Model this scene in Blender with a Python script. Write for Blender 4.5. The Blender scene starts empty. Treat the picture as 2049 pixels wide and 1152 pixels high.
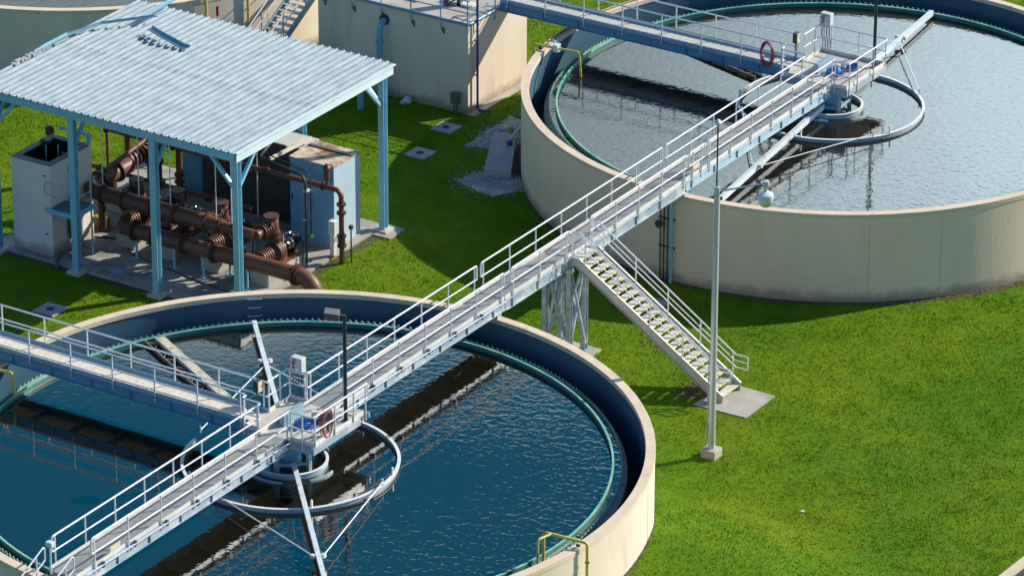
import bpy, math, random
from mathutils import Vector, Matrix
random.seed(7)
S = bpy.context.scene
COL = S.collection
PI = math.pi
rad = math.radians

# ------------------------------------------------------------------ camera
cam = bpy.data.cameras.new("camera")
co = bpy.data.objects.new("camera", cam)
COL.objects.link(co)
R_ = Vector((0.8416, 0.5401, 0.0024)); U_ = Vector((-0.2278, 0.3509, 0.9083)); F_ = Vector((-0.4897, 0.7649, -0.4184))
F_.normalize(); R_ = (R_ - F_ * R_.dot(F_)).normalized(); U_ = R_.cross(F_)
mw = Matrix(((R_.x, U_.x, -F_.x, 83.6193), (R_.y, U_.y, -F_.y, -116.9433), (R_.z, U_.z, -F_.z, 75.3955), (0, 0, 0, 1)))
co.matrix_world = mw
cam.sensor_width = 36
cam.lens = 169.34
cam.clip_start = 1
cam.clip_end = 6000
S.camera = co

# ------------------------------------------------------------------ light
SUN_EL, SUN_AZ = rad(31), rad(54.6)          # azimuth from +X towards +Y
sdir = Vector((math.cos(SUN_EL) * math.cos(SUN_AZ), math.cos(SUN_EL) * math.sin(SUN_AZ), math.sin(SUN_EL)))
sl = bpy.data.lights.new("sun", 'SUN'); sl.energy = 5.0; sl.angle = rad(0.5); sl.color = (1.0, 0.90, 0.74)
so = bpy.data.objects.new("sun", sl); COL.objects.link(so)
so.rotation_euler = (-sdir).to_track_quat('-Z', 'Y').to_euler()
so.location = sdir * 200

w = bpy.data.worlds.new("World"); S.world = w; w.use_nodes = True
nt = w.node_tree; nt.nodes.clear()
def N(t, typ, **kw):
    n = t.nodes.new(typ)
    for k, v in kw.items():
        if k.startswith('i_'):
            key = k[2:]
            n.inputs[int(key) if key.isdigit() else key.replace('_', ' ')].default_value = v
        else: setattr(n, k, v)
    return n
out = N(nt, 'ShaderNodeOutputWorld')
bg = N(nt, 'ShaderNodeBackground'); bg.inputs[1].default_value = 0.10
sky = N(nt, 'ShaderNodeTexSky', sky_type='NISHITA', sun_disc=False)
sky.sun_elevation = SUN_EL; sky.sun_rotation = PI / 2 - SUN_AZ; sky.dust_density = 0.6; sky.ozone_density = 3.0
# sky low in the north: a bright cloud bank up to about 24.5 degrees, clear deep blue just above it
tc = N(nt, 'ShaderNodeTexCoord'); sep = N(nt, 'ShaderNodeSeparateXYZ')
L = nt.links.new
L(tc.outputs['Generated'], sep.inputs[0])
mp = N(nt, 'ShaderNodeMapping'); mp.inputs['Scale'].default_value = (9, 9, 26)
nz = N(nt, 'ShaderNodeTexNoise', i_Scale=1.3, i_Detail=6.0, i_Roughness=0.6)
L(tc.outputs['Generated'], mp.inputs[0]); L(mp.outputs[0], nz.inputs['Vector'])
def mth(op, a, b=None, c=None):
    n = N(nt, 'ShaderNodeMath', operation=op)
    for k, v in enumerate((a, b, c)):
        if v is None: continue
        if isinstance(v, (int, float)): n.inputs[k].default_value = v
        else: L(v, n.inputs[k])
    return n.outputs[0]
def rng(v, a, b, c=0.0, d=1.0):
    n = N(nt, 'ShaderNodeMapRange', interpolation_type='SMOOTHSTEP')
    n.inputs['From Min'].default_value = a; n.inputs['From Max'].default_value = b; n.inputs['To Min'].default_value = c; n.inputs['To Max'].default_value = d
    L(v, n.inputs[0]); return n.outputs[0]
elev = mth('MULTIPLY_ADD', mth('SUBTRACT', nz.outputs[0], .5), .05, sep.outputs[2])
east = mth('ADD', mth('MULTIPLY', sep.outputs[0], .8416), mth('MULTIPLY', sep.outputs[1], .5401))
north = rng(mth('ADD', mth('MULTIPLY', sep.outputs[0], -.539), mth('MULTIPLY', sep.outputs[1], .842)), .55, .8)
cloud = mth('MULTIPLY', rng(elev, .436, .416), north)
lum = mth('ADD', rng(sep.outputs[2], .33, .42, .66, 1.12), rng(east, .0, .11, .0, 1.35))
lum = mth('MULTIPLY', lum, rng(nz.outputs[0], .3, .7, .8, 1.15))
blue = mth('MULTIPLY', rng(elev, .62, .54), north)
bgc = N(nt, 'ShaderNodeBackground'); bgc.inputs[0].default_value = (0.74, 0.95, 1.04, 1); L(lum, bgc.inputs[1])
bgb = N(nt, 'ShaderNodeBackground'); bgb.inputs[0].default_value = (0.0, 0.24, 0.46, 1); bgb.inputs[1].default_value = .95
m1 = N(nt, 'ShaderNodeMixShader'); m2 = N(nt, 'ShaderNodeMixShader')
tint = N(nt, 'ShaderNodeMix', data_type='RGBA', blend_type='MULTIPLY'); tint.inputs[0].default_value = 1; tint.inputs[7].default_value = (.80, .95, 1.12, 1)
L(sky.outputs[0], tint.inputs[6]); L(tint.outputs[2], bg.inputs[0]); L(blue, m1.inputs[0]); L(bg.outputs[0], m1.inputs[1]); L(bgb.outputs[0], m1.inputs[2])
L(cloud, m2.inputs[0]); L(m1.outputs[0], m2.inputs[1]); L(bgc.outputs[0], m2.inputs[2]); L(m2.outputs[0], out.inputs[0])

S.render.engine = 'CYCLES'
S.view_settings.view_transform = 'Standard'; S.view_settings.look = 'None'; S.view_settings.gamma = 1
S.view_settings.exposure = 0.35
S.render.resolution_x = 1024; S.render.resolution_y = 575

# ------------------------------------------------------------------ materials
def mat(name, c1, c2=None, rough=0.6, metal=0.0, scale=1.5, stretch=(1, 1, 1), bump=0.0, bscale=20, lo=0.35, hi=0.65, detail=6, c3=None, c3s=0.4, c3lo=0.55, c3hi=0.7, c3str=(1, 1, 1), spec=0.5, bdist=0.02):
    m = bpy.data.materials.new(name); m.use_nodes = True
    t = m.node_tree; b = t.nodes['Principled BSDF']
    b.inputs['Roughness'].default_value = rough; b.inputs['Metallic'].default_value = metal
    b.inputs['Specular IOR Level'].default_value = spec
    tc = N(t, 'ShaderNodeTexCoord')
    l = t.links.new
    if c2 is None: c2 = tuple(x * 0.85 for x in c1)
    mp = N(t, 'ShaderNodeMapping'); mp.inputs['Scale'].default_value = stretch
    nz = N(t, 'ShaderNodeTexNoise', i_Scale=scale, i_Detail=float(detail), i_Roughness=0.6)
    mr = N(t, 'ShaderNodeMapRange'); mr.inputs['From Min'].default_value = lo; mr.inputs['From Max'].default_value = hi
    mx = N(t, 'ShaderNodeMix', data_type='RGBA'); mx.inputs[6].default_value = (*c1, 1); mx.inputs[7].default_value = (*c2, 1)
    l(tc.outputs['Object'], mp.inputs[0]); l(mp.outputs[0], nz.inputs['Vector']); l(nz.outputs[0], mr.inputs[0]); l(mr.outputs[0], mx.inputs[0])
    o = mx.outputs[2]
    if c3:
        mp3 = N(t, 'ShaderNodeMapping'); mp3.inputs['Scale'].default_value = c3str; mp3.inputs['Location'].default_value = (3.1, 7.7, 1.3)
        n3 = N(t, 'ShaderNodeTexNoise', i_Scale=c3s, i_Detail=8.0, i_Roughness=0.65)
        r3 = N(t, 'ShaderNodeMapRange'); r3.inputs['From Min'].default_value = c3lo; r3.inputs['From Max'].default_value = c3hi
        m3 = N(t, 'ShaderNodeMix', data_type='RGBA'); m3.inputs[7].default_value = (*c3, 1)
        l(tc.outputs['Object'], mp3.inputs[0]); l(mp3.outputs[0], n3.inputs['Vector']); l(n3.outputs[0], r3.inputs[0]); l(r3.outputs[0], m3.inputs[0]); l(o, m3.inputs[6])
        o = m3.outputs[2]
    l(o, b.inputs['Base Color'])
    if bump:
        nb = N(t, 'ShaderNodeTexNoise', i_Scale=float(bscale), i_Detail=4.0)
        bp = N(t, 'ShaderNodeBump', i_Strength=bump, i_Distance=bdist)
        l(tc.outputs['Object'], nb.inputs['Vector']); l(nb.outputs[0], bp.inputs['Height']); l(bp.outputs[0], b.inputs['Normal'])
    return m

MT = {}
MT['wall'] = mat('tank_wall_paint', (.72, .63, .51), (.66, .575, .465), .8, scale=.5, stretch=(1, 1, .5), bump=.25, bscale=9, c3=(.5, .43, .34), c3s=1.2, c3str=(1, 1, .25), c3lo=.56, c3hi=.85)
def splash(m):
    # dirt splashed and grown up the foot of the walls
    t = m.node_tree; b = t.nodes['Principled BSDF']; src = b.inputs['Base Color'].links[0].from_socket
    tc = N(t, 'ShaderNodeTexCoord'); sp = N(t, 'ShaderNodeSeparateXYZ'); nz = N(t, 'ShaderNodeTexNoise', i_Scale=1.6, i_Detail=8.0, i_Roughness=.7)
    a = N(t, 'ShaderNodeMath', operation='MULTIPLY_ADD'); a.inputs[1].default_value = -.75
    r = N(t, 'ShaderNodeMapRange'); r.inputs['From Min'].default_value = .12; r.inputs['From Max'].default_value = -.22; r.inputs['To Max'].default_value = .75
    mx = N(t, 'ShaderNodeMix', data_type='RGBA'); mx.inputs[7].default_value = (.26, .20, .14, 1)
    l = t.links.new; l(tc.outputs['Object'], sp.inputs[0]); l(tc.outputs['Object'], nz.inputs['Vector']); l(nz.outputs[0], a.inputs[0]); l(sp.outputs[2], a.inputs[2]); l(a.outputs[0], r.inputs[0]); l(r.outputs[0], mx.inputs[0]); l(src, mx.inputs[6]); l(mx.outputs[2], b.inputs['Base Color'])
splash(MT['wall'])
MT['wallB'] = mat('bounce_warmed_tank_wall', (.80, .65, .47), (.745, .605, .435), .8, scale=.5, stretch=(1, 1, .5), bump=.25, bscale=9, c3=(.66, .54, .39), c3s=1.2, c3str=(1, 1, .25), c3lo=.56, c3hi=.85)  # warm sun bounced off the grass is put into this wall colour
splash(MT['wallB'])
MT['boxwall'] = mat('pale_box_paint', (.78, .71, .64), (.72, .66, .60), .8, scale=1, bump=.2, bscale=9)
splash(MT['boxwall'])
MT['cap'] = mat('rim_concrete', (.70, .585, .44), (.60, .50, .38), .85, scale=1.2, bump=.3, bscale=14, c3=(.36, .32, .27), c3s=1.5, c3lo=.6, c3hi=.75)
MT['inner'] = mat('inner_wall_paint', (.042, .12, .18), (.03, .10, .16), .6, scale=.8, stretch=(1, 1, .3), c3=(.20, .20, .18), c3s=.7, c3str=(1, 1, .25), c3lo=.6, c3hi=.8)
MT['launder'] = mat('launder_concrete', (.22, .27, .27), (.10, .14, .15), .7, scale=3)
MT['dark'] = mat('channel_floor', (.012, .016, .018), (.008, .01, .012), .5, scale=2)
MT['teal'] = mat('teal_baffle', (.012, .22, .20), (.02, .16, .16), .45, scale=2, c3=(.12, .2, .13), c3s=2.5)
MT['tealpale'] = mat('worn_teal_edge', (.30, .52, .42), (.10, .36, .30), .5, scale=1.5)
MT['weirp'] = mat('weir_plate', (.34, .52, .44), (.16, .38, .32), .5, scale=2)
MT['galv'] = mat('galvanised_pipe', (.80, .82, .84), (.70, .73, .77), .35, metal=.2, scale=6)
MT['galvd'] = mat('galvanised_girder', (.35, .44, .51), (.25, .34, .42), .5, metal=.15, scale=2.2, stretch=(1, 1, 2.5), c3=(.46, .52, .55), c3s=1.4, c3lo=.5, c3hi=.6)
MT['girder'] = mat('blue_grey_girder', (.16, .34, .46), (.10, .27, .40), .5, metal=.1, scale=1.5, c3=(.22, .42, .52), c3s=2)
MT['girderd'] = mat('blue_painted_girder', (.10, .27, .40), (.08, .23, .36), .5, metal=.0, scale=1.2, c3=(.14, .32, .44), c3s=2)
MT['kick'] = mat('kick_plate', (.72, .71, .68), (.6, .6, .58), .5, metal=.2, scale=3)
MT['kickb'] = mat('kick_plate_blue', (.28, .42, .50), (.22, .36, .46), .5, metal=.2, scale=3)
MT['grating'] = mat('deck_grating', (.25, .27, .28), (.20, .225, .24), .6, metal=.1, scale=4, bump=.4, bscale=30, c3=(.34, .33, .31), c3s=.5, c3lo=.5, c3hi=.7)
MT['plank'] = mat('deck_planks', (.70, .66, .58), (.58, .55, .48), .6, scale=2.5, c3=(.42, .40, .36), c3s=1.6, c3lo=.6, c3hi=.8)
MT['plankb'] = mat('deck_planks_grey', (.50, .52, .50), (.42, .44, .43), .6, scale=2.5)
MT['platdeck'] = mat('platform_plate', (.54, .52, .46), (.44, .43, .40), .6, scale=3, c3=(.28, .26, .24), c3s=1.2, c3lo=.55, c3hi=.7)
MT['white'] = mat('white_paint', (.78, .79, .78), (.66, .68, .68), .45, scale=3, c3=(.55, .5, .4), c3s=3, c3lo=.62, c3hi=.72)
MT['ringw'] = mat('well_paint', (.34, .48, .54), (.26, .42, .50), .45, scale=2, c3=(.3, .26, .2), c3s=3, c3lo=.62, c3hi=.7)
MT['armp'] = mat('arm_paint', (.64, .72, .76), (.5, .6, .66), .45, scale=2, c3=(.36, .34, .28), c3s=2.2, c3lo=.58, c3hi=.68)
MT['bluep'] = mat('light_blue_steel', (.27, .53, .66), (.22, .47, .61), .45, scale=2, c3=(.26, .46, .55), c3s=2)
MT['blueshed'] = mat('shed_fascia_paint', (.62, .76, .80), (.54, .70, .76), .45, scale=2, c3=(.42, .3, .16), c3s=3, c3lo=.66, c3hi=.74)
MT['motor'] = mat('blue_motor_paint', (.02, .16, .42), (.015, .12, .34), .4, scale=6)
MT['conc'] = mat('concrete', (.46, .43, .37), (.36, .34, .30), .85, scale=.8, bump=.3, bscale=10, c3=(.24, .24, .22), c3s=.9, c3lo=.55, c3hi=.7)
MT['slabc'] = mat('slab_concrete', (.40, .38, .34), (.30, .29, .27), .85, scale=.7, bump=.3, bscale=8, c3=(.17, .18, .18), c3s=.6, c3lo=.5, c3hi=.62)
MT['concg'] = mat('grey_concrete', (.42, .43, .42), (.34, .35, .35), .85, scale=.9, bump=.3, bscale=12)
MT['steel'] = mat('grey_box_steel', (.55, .57, .56), (.48, .5, .5), .5, scale=3)
MT['dgreen'] = mat('dark_green_pole', (.02, .045, .045), (.015, .035, .035), .4, scale=3)
MT['lampbox'] = mat('lamp_housing', (.12, .12, .115), (.09, .09, .09), .4, scale=3)
MT['poleg'] = mat('grey_pole', (.58, .60, .60), (.48, .51, .53), .4, metal=.3, scale=2, stretch=(3, 3, .4))
MT['yellow'] = mat('yellow_pipe_paint', (.68, .55, .12), (.58, .48, .13), .45, scale=4)
MT['nose'] = mat('tread_nosing', (.78, .68, .32), (.66, .6, .35), .6, scale=6)
MT['tread'] = mat('tread_grating', (.74, .72, .68), (.58, .57, .54), .6, scale=5, metal=.2)
MT['string'] = mat('stair_stringer', (.52, .53, .53), (.42, .44, .45), .45, metal=.35, scale=1.5)
MT['hose'] = mat('red_hose', (.34, .085, .07), (.24, .06, .05), .5, scale=8)
MT['ghose'] = mat('green_hose', (.01, .10, .03), (.008, .07, .02), .45, scale=6)
MT['rust'] = mat('brown_primer_pipe', (.18, .068, .042), (.12, .048, .032), .5, scale=3, c3=(.26, .11, .05), c3s=3.5, c3lo=.58, c3hi=.75, bump=.15, bscale=12)
MT['rustd'] = mat('dark_brown_flange', (.085, .036, .026), (.05, .024, .018), .6, scale=5, c3=(.19, .08, .03), c3s=5, c3lo=.58, c3hi=.68)
MT['black'] = mat('black_rubber', (.012, .013, .015), (.02, .02, .02), .5, scale=4)
MT['chrome'] = mat('bright_steel_cap', (.85, .85, .82), (.8, .8, .78), .12, metal=1.0, scale=3)
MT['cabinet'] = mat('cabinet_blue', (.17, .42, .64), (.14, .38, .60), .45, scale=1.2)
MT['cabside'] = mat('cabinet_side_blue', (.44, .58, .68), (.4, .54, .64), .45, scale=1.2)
MT['cabtop'] = mat('rusted_cabinet_top', (.66, .58, .50), (.55, .45, .36), .6, scale=2, c3=(.24, .085, .03), c3s=.8, c3lo=.45, c3hi=.56)
MT['dcab'] = mat('dark_cabinet', (.075, .072, .07), (.05, .052, .056), .5, scale=1)
MT['conduit'] = mat('dark_conduit', (.03, .05, .06), (.04, .04, .05), .5, scale=4)
MT['purple'] = mat('violet_blue_pipe', (.035, .055, .24), (.03, .045, .2), .4, scale=4)
MT['rimpipe'] = mat('blue_edge_rail', (.16, .30, .50), (.13, .26, .45), .4, metal=.2, scale=3)
MT['palepipe'] = mat('pale_conduit', (.46, .56, .68), (.4, .5, .62), .4, scale=3)
MT['bpipe'] = mat('blue_pipe', (.17, .44, .60), (.14, .39, .55), .45, scale=2)
MT['tealrim'] = mat('teal_rim', (.06, .17, .19), (.04, .13, .15), .6, scale=2)
MT['asphalt'] = mat('asphalt', (.05, .052, .058), (.04, .042, .048), .9, scale=8, bump=.4, bscale=60)
MT['kerb'] = mat('kerb_concrete', (.62, .54, .40), (.54, .47, .36), .85, scale=2)
MT['gravel'] = mat('gravel', (.50, .54, .54), (.28, .31, .32), .9, scale=9, bump=1.0, bscale=18, bdist=.05, c3=(.62, .64, .62), c3s=1.5, c3lo=.5, c3hi=.65)
MT['greenbox'] = mat('green_meter_box', (.10, .14, .11), (.08, .12, .09), .5, scale=4)
MT['red'] = mat('red_handle', (.35, .03, .03), None, .5)
MT['navy'] = mat('blue_tarp', (.02, .10, .22), (.015, .07, .16), .6, scale=5)
MT['glass'] = mat('lamp_glass', (.62, .58, .38), (.55, .52, .36), .2, scale=2)
MT['globe'] = mat('lamp_dome', (.55, .68, .72), (.5, .62, .68), .3, scale=2)
MT['algae'] = mat('algae', (.16, .20, .08), (.34, .33, .2), .8, scale=8)
MT['soil'] = mat('bare_soil', (.12, .085, .055), (.07, .06, .03), .95, scale=3, bump=.8, bscale=15)
MT['beachm'] = mat('algae_stained_beach', (.62, .58, .46), (.46, .44, .34), .7, scale=3, c3=(.22, .27, .12), c3s=3.5, c3lo=.52, c3hi=.62)
MT['troughm'] = mat('rusted_trough_steel', (.24, .20, .16), (.14, .11, .08), .7, scale=3)
MT['sign'] = mat('cream_plate', (.66, .58, .42), None, .5)
MT['tagwhite'] = mat('white_tag', (.8, .82, .85), None, .4)
MT['yblk'] = mat('yellow_block', (.50, .30, .04), (.4, .25, .05), .7, scale=5)

# roof: oxidised white and slate patches drawn out along the ribs
def roofmat():
    m = mat('corrugated_sheet', (.27, .345, .38), (.17, .245, .30), .5, metal=.1, scale=1.5, stretch=(2.2, .9, 1), lo=.42, hi=.58, detail=6, c3=(.15, .235, .32), c3s=1.7, c3str=(2.6, .8, 1), c3lo=.57, c3hi=.68)
    return m
MT['roof'] = roofmat()
MT['roofrib'] = mat('sunlit_rib_tone', (.42, .51, .55), (.30, .40, .46), .45, metal=.1, scale=1.5, stretch=(1, .8, 1), lo=.4, hi=.6)  # lighter than the sheet: sun on the ribs put into the colour
MT['flash'] = mat('blue_flashing', (.20, .40, .52), (.27, .45, .55), .4, metal=.2, scale=3)

def water_mat(name, base, rip, calm_lo, calm_hi, rough):
    m = bpy.data.materials.new(name); m.use_nodes = True
    t = m.node_tree; b = t.nodes['Principled BSDF']; l = t.links.new
    b.inputs['Base Color'].default_value = (*base, 1); b.inputs['Roughness'].default_value = rough
    b.inputs['IOR'].default_value = 2.2
    tc = N(t, 'ShaderNodeTexCoord')
    mp = N(t, 'ShaderNodeMapping'); mp.inputs['Rotation'].default_value = (0, 0, rad(-33)); mp.inputs['Scale'].default_value = (1.0, 1.15, 1)
    n1 = N(t, 'ShaderNodeTexNoise', i_Scale=3.6, i_Detail=2.0, i_Roughness=.5, i_Distortion=.5)
    n2 = N(t, 'ShaderNodeTexNoise', i_Scale=.12, i_Detail=1.0)
    mr = N(t, 'ShaderNodeMapRange'); mr.inputs['From Min'].default_value = calm_lo; mr.inputs['From Max'].default_value = calm_hi
    sp = N(t, 'ShaderNodeSeparateXYZ')
    mr.inputs['To Min'].default_value = .14
    mu = N(t, 'ShaderNodeMath', operation='MULTIPLY'); mu.inputs[1].default_value = rip
    bp = N(t, 'ShaderNodeBump', i_Distance=.05)
    l(tc.outputs['Object'], mp.inputs[0]); l(mp.outputs[0], n1.inputs['Vector']); l(tc.outputs['Object'], n2.inputs['Vector'])
    # ripples fade away from the windward side (+x of the tank)
    ad = N(t, 'ShaderNodeMath', operation='MULTIPLY_ADD'); ad.inputs[1].default_value = .035
    l(tc.outputs['Object'], sp.inputs[0]); l(sp.outputs[0], ad.inputs[0]); l(n2.outputs[0], ad.inputs[2])
    l(ad.outputs[0], mr.inputs[0]); l(mr.outputs[0], mu.inputs[0]); l(mu.outputs[0], bp.inputs['Strength'])
    l(n1.outputs[0], bp.inputs['Height']); l(bp.outputs[0], b.inputs['Normal'])
    return m
MT['waterA'] = water_mat('still_water', (.008, .007, .003), .16, .40, .95, .03)
MT['waterB'] = water_mat('rippled_water', (.012, .010, .006), .10, -.45, -.2, .05)

# ------------------------------------------------------------------ mesh builder
class MB:
    def __init__(s): s.v = []; s.f = []; s.sm = []
    def add(s, vs, fs, smooth=False):
        o = len(s.v); s.v += [Vector(p) for p in vs]
        for f in fs: s.f.append([i + o for i in f]); s.sm.append(smooth)
        return s
    def box(s, x0, x1, y0, y1, z0, z1):
        if x0 > x1: x0, x1 = x1, x0
        if y0 > y1: y0, y1 = y1, y0
        if z0 > z1: z0, z1 = z1, z0
        return s.add([(x0, y0, z0), (x1, y0, z0), (x1, y1, z0), (x0, y1, z0), (x0, y0, z1), (x1, y0, z1), (x1, y1, z1), (x0, y1, z1)],
                     [(0, 3, 2, 1), (4, 5, 6, 7), (0, 1, 5, 4), (1, 2, 6, 5), (2, 3, 7, 6), (3, 0, 4, 7)])
    def bar(s, a, b, wd, ht, up=(0, 0, 1)):
        a = Vector(a); b = Vector(b); d = (b - a).normalized(); up = Vector(up)
        if abs(d.dot(up)) > .99: up = Vector((1, 0, 0))
        r = d.cross(up).normalized() * wd / 2; u = r.cross(d).normalized() * ht / 2
        vs = [a - r - u, a + r - u, a + r + u, a - r + u, b - r - u, b + r - u, b + r + u, b - r + u]
        return s.add(vs, [(0, 3, 2, 1), (4, 5, 6, 7), (0, 1, 5, 4), (1, 2, 6, 5), (2, 3, 7, 6), (3, 0, 4, 7)])
    def hbeam(s, a, b, wd, ht, th=.02, up=(0, 0, 1)):
        a = Vector(a); b = Vector(b); d = (b - a).normalized(); up = Vector(up)
        if abs(d.dot(up)) > .99: up = Vector((1, 0, 0))
        r = d.cross(up).normalized(); u = r.cross(d).normalized()
        s.bar(a, b, th, ht - 2 * th, up); s.bar(a + u * (ht - th) / 2, b + u * (ht - th) / 2, wd, th, up); s.bar(a - u * (ht - th) / 2, b - u * (ht - th) / 2, wd, th, up)
        return s
    def tube(s, pts, r, n=8, closed=False, caps=True):
        pts = [Vector(p) for p in pts]; k = len(pts)
        rs = r if isinstance(r, (list, tuple)) else [r] * k
        vs = []; fs = []
        prev = None
        for i, p in enumerate(pts):
            if closed: d = (pts[(i + 1) % k] - pts[i - 1])
            elif i == 0: d = pts[1] - p
            elif i == k - 1: d = p - pts[i - 1]
            else: d = (pts[i + 1] - p).normalized() + (p - pts[i - 1]).normalized()
            if d.length < 1e-9: d = Vector((0, 0, 1))
            d.normalize()
            if prev is None:
                a = Vector((0, 0, 1)) if abs(d.z) < .9 else Vector((1, 0, 0))
                e = d.cross(a).normalized()
            else:
                e = prev - d * prev.dot(d)
                e.normalize()
            prev = e; g = d.cross(e)
            for j in range(n):
                t = 2 * PI * j / n
                vs.append(p + (e * math.cos(t) + g * math.sin(t)) * rs[i])
        m = k if closed else k - 1
        for i in range(m):
            for j in range(n):
                i2 = (i + 1) % k
                fs.append((i * n + j, i * n + (j + 1) % n, i2 * n + (j + 1) % n, i2 * n + j))
        s.add(vs, fs, True)
        if caps and not closed:
            o = len(s.v) - len(vs)
            s.f.append([o + j for j in range(n)][::-1]); s.sm.append(False)
            s.f.append([o + (k - 1) * n + j for j in range(n)]); s.sm.append(False)
        return s
    def cyl(s, a, b, r, n=16, r2=None): return s.tube([a, b], [r, r2 if r2 is not None else r], n)
    def ring(s, c, prof, n=128, a0=0, a1=2 * PI, smooth=True):
        # revolve a closed profile [(radius, z)] about the vertical through c
        full = abs(a1 - a0 - 2 * PI) < 1e-6; k = len(prof); m = n if full else n + 1
        vs = []
        for i in range(m):
            t = a0 + (a1 - a0) * i / n
            for (r, z) in prof: vs.append((c[0] + r * math.cos(t), c[1] + r * math.sin(t), c[2] + z))
        for j in range(k):           # separate strip per profile edge keeps edges crisp
            o = []
            for i in range(m): o += [vs[i * k + j], vs[i * k + (j + 1) % k]]
            fs = []
            for i in range(n):
                i2 = (i + 1) % m
                fs.append((2 * i, 2 * i2, 2 * i2 + 1, 2 * i + 1))
            s.add(o, fs, smooth)
        if not full:
            for i in (0, m - 1): s.add([vs[i * k + j] for j in range(k)], [tuple(range(k))])
        return s
    def disc(s, c, r, n=128, r0=0):
        vs = [(c[0], c[1], c[2])] + [(c[0] + r * math.cos(2 * PI * i / n), c[1] + r * math.sin(2 * PI * i / n), c[2]) for i in range(n)]
        return s.add(vs, [(0, 1 + i, 1 + (i + 1) % n) for i in range(n)])
    def prism(s, pts, z0, z1):
        k = len(pts)
        vs = [(x, y, z0) for x, y in pts] + [(x, y, z1) for x, y in pts]
        fs = [tuple(range(k))[::-1], tuple(range(k, 2 * k))] + [(i, (i + 1) % k, k + (i + 1) % k, k + i) for i in range(k)]
        return s.add(vs, fs)
    def extr(s, poly, off):
        poly = [Vector(p) for p in poly]; off = Vector(off); k = len(poly)
        return s.add(poly + [p + off for p in poly], [tuple(range(k))[::-1], tuple(range(k, 2 * k))] + [(i, (i + 1) % k, k + (i + 1) % k, k + i) for i in range(k)])
    def build(s, name, m, parent=None, bevel=0, weld=False):
        me = bpy.data.meshes.new(name)
        off = Vector(parent_loc(parent)) if parent else Vector((0, 0, 0))
        me.from_pydata([tuple(p - off) for p in s.v], [], s.f)
        me.polygons.foreach_set('use_smooth', s.sm)
        me.materials.append(MT[m] if isinstance(m, str) else m)
        me.validate()
        ob = bpy.data.objects.new(name, me); COL.objects.link(ob)
        import bmesh
        bm = bmesh.new(); bm.from_mesh(me)
        if weld or True: bmesh.ops.remove_doubles(bm, verts=bm.verts, dist=1e-5)
        bmesh.ops.recalc_face_normals(bm, faces=bm.faces); bm.to_mesh(me); bm.free()
        if any(s.sm):
            try: me.set_sharp_from_angle(angle=rad(40))
            except Exception: pass
        if parent: ob.parent = parent
        if bevel:
            md = ob.modifiers.new('bevel', 'BEVEL'); md.width = bevel; md.segments = 2; md.limit_method = 'ANGLE'
        return ob
def parent_loc(o):
    l = Vector((0, 0, 0))
    while o: l += o.location; o = o.parent
    return l
def tag(o, label=None, cat=None, group=None, kind=None):
    if label: o['label'] = label
    if cat: o['category'] = cat
    if group: o['group'] = group
    if kind: o['kind'] = kind
    return o
def thing(name, label, cat, loc=(0, 0, 0), group=None):
    o = bpy.data.objects.new(name, None); COL.objects.link(o); o.location = loc; o.empty_display_size = .2
    return tag(o, label, cat, group)
def solo(name, mb, m, label, cat, loc, group=None, kind=None, bevel=0):
    # a thing that is one mesh, its origin at its base
    ob = mb.build(name, m, None, bevel)
    v = Vector(loc); ob.data.transform(Matrix.Translation(-v)); ob.location = v
    return tag(ob, label, cat, group, kind)
def copy_tree(o, parent=None):
    c = o.copy(); COL.objects.link(c); c.parent = parent
    for ch in [x for x in o.children]: copy_tree(ch, c)
    return c
def arcpts(p, q, r_dir, n=6):
    return None
def elbow(a, b, c, r, n=6):
    """points rounding the corner a-b-c with radius r"""
    a, b, c = Vector(a), Vector(b), Vector(c)
    d1 = (a - b).normalized(); d2 = (c - b).normalized()
    ang = d1.angle(d2); L_ = r / math.tan(ang / 2)
    p = b + d1 * L_; q = b + d2 * L_
    cen = b + (d1 + d2).normalized() * (r / math.sin(ang / 2))
    res = []
    for i in range(n + 1):
        t = i / n
        v = (p - cen) * (1 - t) + (q - cen) * t
        res.append(cen + v.normalized() * r)
    return res
def path(pts, r=.12, n=5):
    out = [Vector(pts[0])]
    for i in range(1, len(pts) - 1): out += elbow(pts[i - 1], pts[i], pts[i + 1], r, n)
    out.append(Vector(pts[-1])); return out

A = (0.0, 0.0); B = (0.0, 36.83); C_ = (-36.9, 37.3)
ZW = 2.80; ZD = 4.13; ZT = 5.22; RT = 12.17

# ------------------------------------------------------------------ ground
def structure(name, mb, m, **k): return tag(mb.build(name, m, None, **k), kind='structure')

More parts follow.
